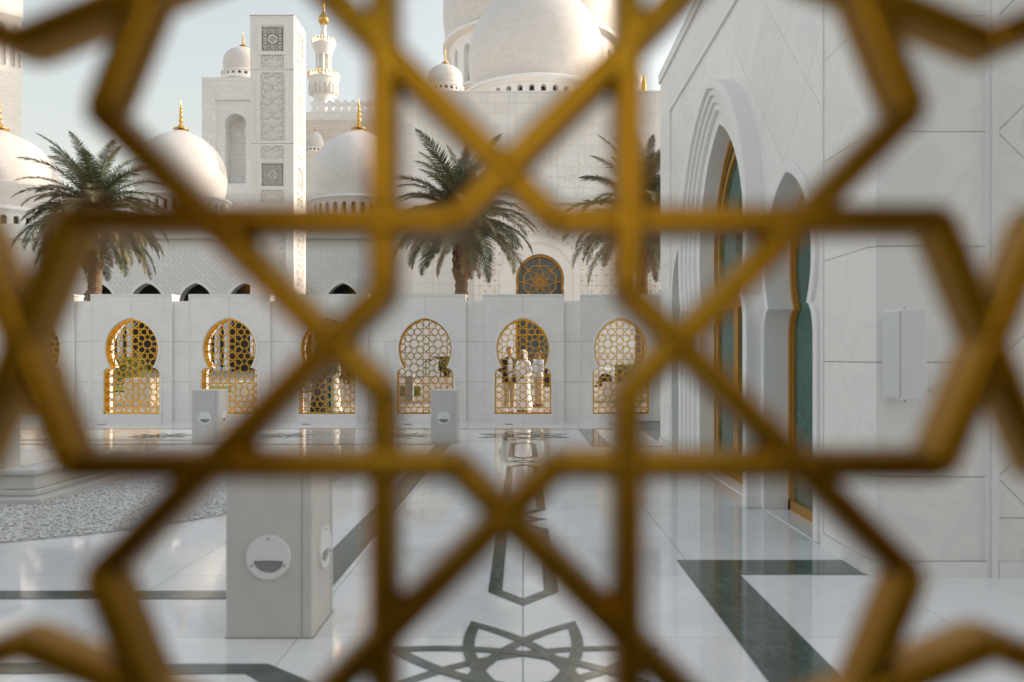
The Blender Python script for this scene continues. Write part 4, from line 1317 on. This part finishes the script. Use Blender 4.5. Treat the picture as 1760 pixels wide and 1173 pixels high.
MB().box(-6.0, 6.0, -0.4, 0.4, 0, 6.2).build('branches', M_TRUNK, hd)
hd = thing('added_hedge', 'added tall dark hedge, unseen, darkening the right side of the golden screen', 'hedge', (7.7, -4.0, -0.01))  # second added hedge, never in view; darkens reflections in the right bars
leaf_mass('foliage', hd, M_HEDGE, 6.1, 0.6, 3.0, 12000, 0.30, 45, 3.1, True)
MB().box(-6.0, 6.0, -0.4, 0.4, 0, 5.9).build('branches', M_TRUNK, hd)
planter('sunlit cream stone planter seen through the second arch from the left', 213, 259, 24.5, 0.82)
planter('long cream stone planter behind the third arch from the left', 398, 445, 30.0, 0.55)
planter('cream stone planter carrying the brown dry shrubs, fourth arch', 576, 640, 27.0, 0.55)
planter('cream stone planter under the dark topiary, fifth arch from the left', 722, 800, 26.0, 0.80)
planter('cream stone planter under the clipped hedge, behind the rightmost arch', 1040, 1135, 26.5, 0.62)
def shrub(name, label, px, Y, z0, rx, rz, m, n, seed, ry=None, boxy=False, cat='shrub', ls=0.11):
    t = thing(name, label, cat, (PX(px, Y), Y, z0))
    leaf_mass('foliage', t, m, rx, ry or rx, rz, n, ls, seed, rz * 1.0 + 0.12, boxy)
    mb = MB()
    for k in range(5):
        a = k * 1.3
        mb.tube([(0.05 * math.cos(a), 0.05 * math.sin(a), 0), (rx * 0.4 * math.cos(a), rx * 0.3 * math.sin(a), rz * 1.2)], [0.03, 0.01], 5)
    mb.build('stem', M_TRUNK, t)
    return t
shrub('shrub', 'yellow green shrub behind the second arch from the left', 222, 33.0, -0.03, 0.85, 0.85, M_SHRUB, 1500, 2)
shrub('shrub', 'dry brown shrub behind the fourth arch from the left', 596, 27.5, 0.50, 0.55, 0.35, M_LEAF[2], 900, 3)
shrub('topiary', 'dark rounded topiary tree behind the fifth arch from the left', 767, 26.5, 0.72, 0.34, 0.34, M_HEDGE, 1100, 4, cat='topiary', ls=0.09)
t = shrub('hedge', 'clipped green hedge in the planter behind the rightmost arch', 1082, 27.0, 0.5, 0.46, 0.30, M_HEDGE, 1600, 6, ry=0.3, boxy=True, cat='hedge', ls=0.09)
shrub('shrub', 'bright yellow green sprig beside the clipped hedge, rightmost arch', 1064, 26.9, 0.52, 0.16, 0.34, M_SHRUB, 300, 8, ls=0.08)
lawn = tag(MB().box(-22, -8.0, 34, 40, -0.028, 0.03).build('lawn', M_LAWN), 'strip of green lawn beyond the left arches', 'lawn', kind='structure')
lawn2 = tag(MB().box(-5.6, -3.8, 30.6, 31.6, -0.028, 0.34).build('flower_bed', M_LAWN), 'low green flower bed behind the fifth arch from the left', 'flower bed')
t = thing('service_box', 'small grey service box behind the fifth arch from the left', 'box', (PX(703, 27.0), 27.0, -0.03))
o = MB().box(-0.13, 0.13, 0, 0.3, 0, 0.84).build('cabinet', M_GREYP, t); bevel(o, 0.01)
MB().box(-0.15, 0.15, -0.02, 0.32, 0.842, 0.88).build('lid', M_STONE, t)
t = thing('hook_lamp', 'thin black hooked garden lamp behind the fifth arch from the left', 'lamp', (PX(732, 27.5), 27.5, -0.03))
MB().tube([(0, 0, 0), (0, 0, 1.35), (0.02, 0, 1.40), (0.08, 0, 1.42), (0.16, 0, 1.42)], 0.018, 8).build('post', M_BLACK, t)
MB().lathe([(0.05, 1.36), (0.035, 1.41)], 10, 0.17, 0).build('lamp_head', M_BLACK, t)
t = thing('garden_lantern', 'dark flat-topped lantern above the topiary, fifth arch from the left', 'lantern', (PX(758, 26.9), 26.9, 0.75))
MB().lathe([(0.03, 0), (0.03, 0.62), (0.10, 0.66), (0.28, 0.72), (0.28, 0.75)], 14).build('stand', M_BLACK, t)

# white car parked beyond the hedge, nose to the right
car = thing('parked_car', 'white car parked beyond the two rightmost arches', 'car', (PX(990, 41.0), 41.0, -0.03))
prof = [(-2.25, 0.35), (-2.28, 0.75), (-2.1, 0.98), (-1.5, 1.02), (-0.75, 1.46), (0.35, 1.47), (1.1, 1.02), (2.0, 0.86), (2.25, 0.68), (2.25, 0.33), (1.95, 0.24), (-2.0, 0.24)]
def car_sec(mb, pl, y0, y1, tuck):
    vs = []
    for y in (y0, y1):
        for (u, v) in pl:
            k = 1 - tuck * max(0, v - 0.95) / 0.5
            vs.append((u, y * k, v))
    n = len(pl)
    fs = [tuple(range(n)), tuple(range(2 * n - 1, n - 1, -1))] + [(i, (i + 1) % n, n + (i + 1) % n, n + i) for i in range(n)]
    mb.add(vs, fs)
mb = MB(); car_sec(mb, prof, -0.9, 0.9, 0.22); bevel(mb.build('body', M_CARP, car, True), 0.06, 3)
for y in (-1, 1):
    mb = MB()
    pl = [(-1.35, 1.05), (-0.72, 1.40), (0.30, 1.41), (0.92, 1.05)]
    vs = [(u, y * (0.905 * (1 - 0.22 * max(0, v - 0.95) / 0.5) + 0.004), v) for u, v in pl]
    mb.add(vs, [(0, 1, 2, 3)]); mb.build('side_window', M_GLASSD, car)
mb = MB(); mb.add([(0.42, -0.66, 1.455), (0.42, 0.66, 1.455), (1.12, 0.8, 1.04), (1.12, -0.8, 1.04)], [(0, 1, 2, 3)]); mb.build('windscreen', M_GLASSD, car)
for (u, y) in ((-1.42, -0.86), (1.42, -0.86), (-1.42, 0.86), (1.42, 0.86)):
    mb = MB(); mb.lathe([(0.2, -0.1), (0.33, -0.1), (0.34, 0), (0.33, 0.1), (0.2, 0.1)], 24); wv = mb.build('wheel', M_TYRE, car, True, (u, y, 0.34), (PI / 2, 0, 0))
    MB().lathe([(0.21, -0.06), (0.2, 0.06)], 20).build('rim', M_CHROME, wv)
for y in (-0.62, 0.62): MB().box(2.16, 2.262, y - 0.2, y + 0.2, 0.66, 0.76).build('headlight', M_LAMP, car)

# ---------------------------------------------------------------- people
M_SKIN = mat('skin', (0.50, 0.31, 0.22), 0.55, var=0.06)
M_SKIN2 = mat('skin_brown', (0.30, 0.18, 0.12), 0.55, var=0.06)
M_HAIR = mat('dark_hair', (0.035, 0.025, 0.02), 0.6)
M_HAIR2 = mat('brown_hair', (0.12, 0.065, 0.035), 0.6)
CL = {}
def cloth(n_, c_):
    if n_ not in CL: CL[n_] = mat('cloth_' + n_, c_, 0.85, var=0.08, scale=12, bump=0.2, bscale=30)
    return CL[n_]
def skin(name, pts, edges, rad, m, parent, sub=2, root=0):
    me = bpy.data.meshes.new(name)
    me.from_pydata([tuple(p) for p in pts], edges, [])
    me.materials.append(m)
    o = obj(name, me, None, parent)
    if not me.skin_vertices:
        bpy.context.view_layer.objects.active = o
    md = o.modifiers.new('skin', 'SKIN'); md.use_smooth_shade = True
    if not me.skin_vertices: me.attributes.new('skin', 'FLOAT', 'POINT')
    for i, sv in enumerate(me.skin_vertices[0].data):
        r_ = rad[i]; sv.radius = r_ if isinstance(r_, tuple) else (r_, r_); sv.use_root = (i == root)
    o.modifiers.new('sub', 'SUBSURF').levels = sub
    o.modifiers['sub'].render_levels = sub
    return o
def loft(mb, rings, n=20):
    """rings: (cx, cy, z, rx, ry)"""
    vs = []; fs = []
    for (cx, cy, z, rx, ry) in rings:
        for k in range(n):
            a = 2 * PI * k / n
            vs.append((cx + rx * math.cos(a), cy + ry * math.sin(a), z))
    for j in range(len(rings) - 1):
        for k in range(n): fs.append((j * n + k, j * n + (k + 1) % n, (j + 1) * n + (k + 1) % n, (j + 1) * n + k))
    fs.append(tuple(range(n))); fs.append(tuple((len(rings) - 1) * n + k for k in range(n)))
    return mb.add(vs, fs)
def chain(mb, pts, rs, n=12): return mb.tube(pts, rs, n)
def person(label, px, Y, hgt, rz, arms, stance=0.09, skin_m=M_SKIN, hair=M_HAIR, female=False, lean=0.0):
    """arms: (elbow, wrist) for left and right in body space; the figure faces -Y"""
    t = thing('person', label, 'person', (PX(px, Y), Y, -0.03), rz, 'people beyond the lattice wall')
    s = hgt / 1.78; t.scale = (s, s, s)
    mb = MB()
    # continuous body: torso, neck and head as one loft; limbs are tubes rooted inside it
    loft(mb, [(0, 0, 0.80, 0.13, 0.10), (0, 0, 0.92, 0.165, 0.115), (0, 0, 1.06, 0.145, 0.10), (0, -0.01, 1.25, 0.168, 0.112), (0, 0, 1.40, 0.165, 0.10), (0, 0.01, 1.47, 0.10, 0.075), (0, 0.0, 1.50, 0.058, 0.06),
              (0, -0.005, 1.545, 0.056, 0.062), (0, -0.022, 1.565, 0.062, 0.082), (0, -0.015, 1.61, 0.073, 0.098), (0, -0.008, 1.66, 0.078, 0.102), (0, 0.0, 1.71, 0.075, 0.098), (0, 0.004, 1.755, 0.05, 0.068), (0, 0.006, 1.775, 0.015, 0.02)], 20)
    for sx in (-1, 1):
        chain(mb, [(sx * 0.08, 0, 0.86), (sx * stance, -0.005, 0.50), (sx * stance * 1.05, 0.02, 0.09)], [0.08, 0.055, 0.042])
        chain(mb, [(sx * stance * 1.05, 0.04, 0.05), (sx * stance * 1.15, -0.13, 0.035)], [0.045, 0.035])
        el, wr = arms[0 if sx < 0 else 1]
        sh = Vector((sx * 0.175, 0, 1.41)); el = Vector(el); wr = Vector(wr)
        chain(mb, [sh, el, wr], [0.05, 0.042, 0.03])
        d_ = (wr - el).normalized(); pm = wr + d_ * 0.075
        chain(mb, [wr, pm], [0.03, 0.034], 8)
        sd_ = d_.cross(Vector((0, 0, 1))); sd_ = sd_.normalized() if sd_.length > 0.1 else Vector((1, 0, 0))
        for f_, (off, ln) in enumerate(((-0.025, 0.065), (-0.008, 0.078), (0.009, 0.073), (0.025, 0.058))):
            b0 = pm + sd_ * off; b1 = b0 + d_ * ln * 0.55; b2 = b1 + (d_ * 0.6 + Vector((0, 0, -0.6))) * ln * 0.5
            chain(mb, [b0 - d_ * 0.02, b1, b2], [0.009, 0.0085, 0.007], 6)
        b0 = wr + d_ * 0.03 + sd_ * 0.025
        chain(mb, [b0, b0 + sd_ * 0.03 + d_ * 0.03, b0 + sd_ * 0.035 + d_ * 0.06], [0.011, 0.010, 0.008], 6)
        mb.add([(sx * 0.076, 0.0, 1.62), (sx * 0.092, 0.02, 1.64), (sx * 0.088, 0.015, 1.675), (sx * 0.074, 0, 1.68)], [(0, 1, 2, 3)])
    mb.add([(-0.013, -0.105, 1.62), (0.013, -0.105, 1.62), (0, -0.135, 1.628), (0, -0.105, 1.67)], [(0, 1, 2), (1, 3, 2), (0, 2, 3)])
    bd = mb.build('body', skin_m, t, True)
    for sx in (-1, 1): MB().lathe([(0.001, -0.006), (0.009, 0), (0.001, 0.006)], 8).build('eye', M_HAIR, t, True, (sx * 0.03, -0.098, 1.668))
    mb = MB(); mb.box(-0.022, 0.022, -0.112, -0.10, 1.596, 1.602); mb.build('mouth', cloth('lips', (0.35, 0.14, 0.12)), t)
    if hair:
        mb = MB(); loft(mb, [(0, 0.035, 1.60, 0.07, 0.075), (0, 0.022, 1.66, 0.084, 0.092), (0, 0.014, 1.70, 0.085, 0.108), (0, 0.006, 1.745, 0.072, 0.095), (0, 0.008, 1.782, 0.035, 0.05), (0, 0.008, 1.79, 0.01, 0.015)], 18)
        mb.build('hair', hair, t, True)
    return t
def sleeve(t, arms, m, r0, r1, upto=1.0, name='sleeve'):
    for i, sx in ((0, -1), (1, 1)):
        el, wr = Vector(arms[i][0]), Vector(arms[i][1])
        mb = MB(); chain(mb, [(sx * 0.155, 0, 1.44), (sx * 0.185, 0, 1.40), el, el.lerp(wr, upto)], [r0 * 0.9, r0, (r0 + r1) / 2, r1], 14); mb.build(name, m, t, True)
def trousers(t, m, stance=0.09, shoe=None):
    mb = MB()
    loft(mb, [(0, 0, 0.84, 0.165, 0.125), (0, 0, 0.93, 0.172, 0.125), (0, 0, 1.02, 0.158, 0.115)], 20)
    for sx in (-1, 1): chain(mb, [(sx * 0.085, 0, 0.90), (sx * 0.09, -0.005, 0.75), (sx * stance, -0.005, 0.5), (sx * stance * 1.05, 0.015, 0.09)], [0.092, 0.092, 0.074, 0.064], 14)
    mb.build('trousers', m, t, True)
    for sx in (-1, 1):
        mb = MB(); loft(mb, [(sx * stance * 1.1, -0.045, 0.0, 0.05, 0.135), (sx * stance * 1.1, -0.045, 0.05, 0.048, 0.13), (sx * stance * 1.08, 0.0, 0.09, 0.045, 0.08), (sx * stance * 1.06, 0.02, 0.12, 0.045, 0.05)], 14)
        mb.build('shoe', shoe, t, True)
def top(t, m, name, z0=0.9, open_front=False, bulk=1.0):
    mb = MB(); loft(mb, [(0, 0, z0, 0.185 * bulk, 0.135 * bulk), (0, 0, 1.02, 0.172 * bulk, 0.127 * bulk), (0, -0.01, 1.25, 0.192 * bulk, 0.135 * bulk), (0, 0, 1.39, 0.190 * bulk, 0.12 * bulk), (0, 0.01, 1.455, 0.13, 0.09), (0, 0.012, 1.50, 0.066, 0.068)], 22)
    return mb.build(name, m, t, True)
# man in a black blazer, hands together in front
A1 = (((-0.26, 0.03, 1.13), (-0.12, -0.20, 1.08)), ((0.26, -0.02, 1.13), (0.10, -0.26, 1.15)))
t = person('man in a black open blazer, white shirt and beige trousers', 875.5, 22.3, 1.80, R(12), A1, hair=M_HAIR2)
trousers(t, cloth('beige', (0.52, 0.42, 0.31)), shoe=cloth('white', (0.82, 0.82, 0.84)))
top(t, cloth('white', (0.82, 0.82, 0.84)), 'shirt', 0.92)
mb = MB()
for sx in (-1, 1):
    vs = []; fs = []
    rows = [(0.80, 0.205, 0.155), (1.02, 0.188, 0.145), (1.25, 0.205, 0.150), (1.39, 0.202, 0.135), (1.46, 0.14, 0.10), (1.50, 0.085, 0.08)]
    n = 10
    for (z, rx, ry) in rows:
        for k in range(n + 1):
            a = -PI / 2 + sx * (R(22) + R(160) * k / n)
            vs.append((rx * math.cos(a), ry * math.sin(a), z))
    for j in range(len(rows) - 1):
        for k in range(n): fs.append((j * (n + 1) + k, j * (n + 1) + k + 1, (j + 1) * (n + 1) + k + 1, (j + 1) * (n + 1) + k))
    mb.add(vs, fs)
o = mb.build('blazer', cloth('black', (0.022, 0.022, 0.026)), t, True)
md = o.modifiers.new('solid', 'SOLIDIFY'); md.thickness = 0.014
sleeve(t, A1, cloth('black', None), 0.066, 0.048)
# man in white robe and headscarf, turned towards him
A2 = (((-0.25, -0.05, 1.14), (-0.16, -0.28, 1.16)), ((0.25, 0.02, 1.12), (0.15, -0.18, 1.02)))
t = person('man in a long white robe and white headscarf', 899.5, 21.9, 1.70, R(-38), A2, skin_m=M_SKIN2)
mb = MB(); loft(mb, [(0, 0.02, 0.07, 0.27, 0.25), (0, 0.01, 0.4, 0.235, 0.21), (0, 0, 0.8, 0.205, 0.165), (0, 0, 1.05, 0.19, 0.145), (0, -0.01, 1.26, 0.205, 0.15), (0, 0, 1.40, 0.20, 0.13), (0, 0.01, 1.46, 0.13, 0.10), (0, 0.01, 1.51, 0.068, 0.07)], 28)
mb.build('robe', cloth('white', None), t, True)
sleeve(t, A2, cloth('white', None), 0.07, 0.062)
mb = MB()
vs = []; fs = []
rows = [(1.02, 0.20, 0.185, 60), (1.2, 0.215, 0.17, 55), (1.38, 0.20, 0.15, 50), (1.48, 0.135, 0.13, 45), (1.56, 0.105, 0.125, 42), (1.66, 0.098, 0.128, 42), (1.72, 0.096, 0.122, 35), (1.775, 0.07, 0.085, 10), (1.80, 0.02, 0.025, 0)]
for (z, rx, ry, op) in rows:
    for k in range(21):
        a = -PI / 2 + R(op) + (2 * PI - 2 * R(op)) * k / 20
        vs.append((rx * math.cos(a), 0.012 + ry * math.sin(a), z))
for j in range(len(rows) - 1):
    for k in range(20): fs.append((j * 21 + k, j * 21 + k + 1, (j + 1) * 21 + k + 1, (j + 1) * 21 + k))
mb.add(vs, fs); o = mb.build('headscarf', cloth('white', None), t, True); md = o.modifiers.new('solid', 'SOLIDIFY'); md.thickness = 0.008
for sx in (-1, 1):
    mb = MB(); loft(mb, [(sx * 0.09, -0.05, 0.0, 0.05, 0.13), (sx * 0.09, -0.04, 0.06, 0.045, 0.11)], 12); mb.build('sandal', cloth('black', None), t, True)
# man in a pale shirt, seen from the side
A3 = (((-0.25, -0.03, 1.14), (-0.14, -0.24, 1.10)), ((0.25, -0.03, 1.14), (0.10, -0.25, 1.08)))
t = person('man in a pale blue shirt and beige trousers, right of the robed man', 925.5, 24.0, 1.74, R(-55), A3, skin_m=M_SKIN2)
trousers(t, cloth('beige', None), shoe=cloth('brown', (0.10, 0.06, 0.04)))
top(t, cloth('pale_blue', (0.60, 0.66, 0.72)), 'shirt', 0.94)
sleeve(t, A3, cloth('pale_blue', None), 0.066, 0.05)
mb = MB(); loft(mb, [(0, 0.20, 1.0, 0.14, 0.06), (0, 0.23, 1.1, 0.16, 0.10), (0, 0.22, 1.32, 0.15, 0.09), (0, 0.19, 1.42, 0.12, 0.04)], 16); bg = mb.build('backpack', cloth('black', None), t, True)
# two women behind the fourth arch
A4 = (((-0.24, 0.0, 1.14), (-0.18, -0.12, 0.92)), ((0.24, 0.0, 1.14), (0.16, -0.16, 0.98)))
def gown(t, m, shawl):
    mb = MB(); loft(mb, [(0, 0.02, 0.03, 0.29, 0.27), (0, 0.01, 0.4, 0.25, 0.22), (0, 0, 0.8, 0.215, 0.17), (0, 0, 1.05, 0.195, 0.145), (0, -0.01, 1.26, 0.205, 0.15), (0, 0, 1.40, 0.20, 0.13), (0, 0.01, 1.46, 0.13, 0.10), (0, 0.01, 1.51, 0.068, 0.07)], 26)
    mb.build('gown', m, t, True)
    sleeve(t, A4, m, 0.075, 0.075)
    mb = MB(); vs = []; fs = []
    for (z, rx, ry, op) in rows:
        for k in range(21):
            a = -PI / 2 + R(op * 0.8) + (2 * PI - 2 * R(op * 0.8)) * k / 20
            vs.append((rx * 1.04 * math.cos(a), 0.012 + ry * 1.04 * math.sin(a), z))
    for j in range(len(rows) - 1):
        for k in range(20): fs.append((j * 21 + k, j * 21 + k + 1, (j + 1) * 21 + k + 1, (j + 1) * 21 + k))
    mb.add(vs, fs); o = mb.build('headscarf', shawl, t, True); md = o.modifiers.new('solid', 'SOLIDIFY'); md.thickness = 0.008
t = person('woman in a long black gown behind the fourth arch from the left', 549.5, 21.6, 1.64, R(20), A4, hair=None, female=True)
gown(t, cloth('black', None), cloth('black', None))
t = person('woman in a pale gown with teal scarf behind the fourth arch', 571.0, 22.0, 1.66, R(-25), A4, hair=None, female=True)
gown(t, cloth('cream', (0.66, 0.66, 0.60)), cloth('teal', (0.03, 0.20, 0.20)))
for sx in (-1, 1):
    mb = MB(); stroke2d(mb, lambda u, v, q_: (u, -0.20 + (1.2 - v) * 0.03 * -1 - 0.05 * (1 if v < 0.8 else 0) + q_ - 0.03, v), [(sx * 0.10, 1.40), (sx * 0.12, 1.05), (sx * 0.15, 0.6), (sx * 0.16, 0.15)], 0.09, 0, 0.02)
    mb.build('scarf_end', cloth('teal', None), t)
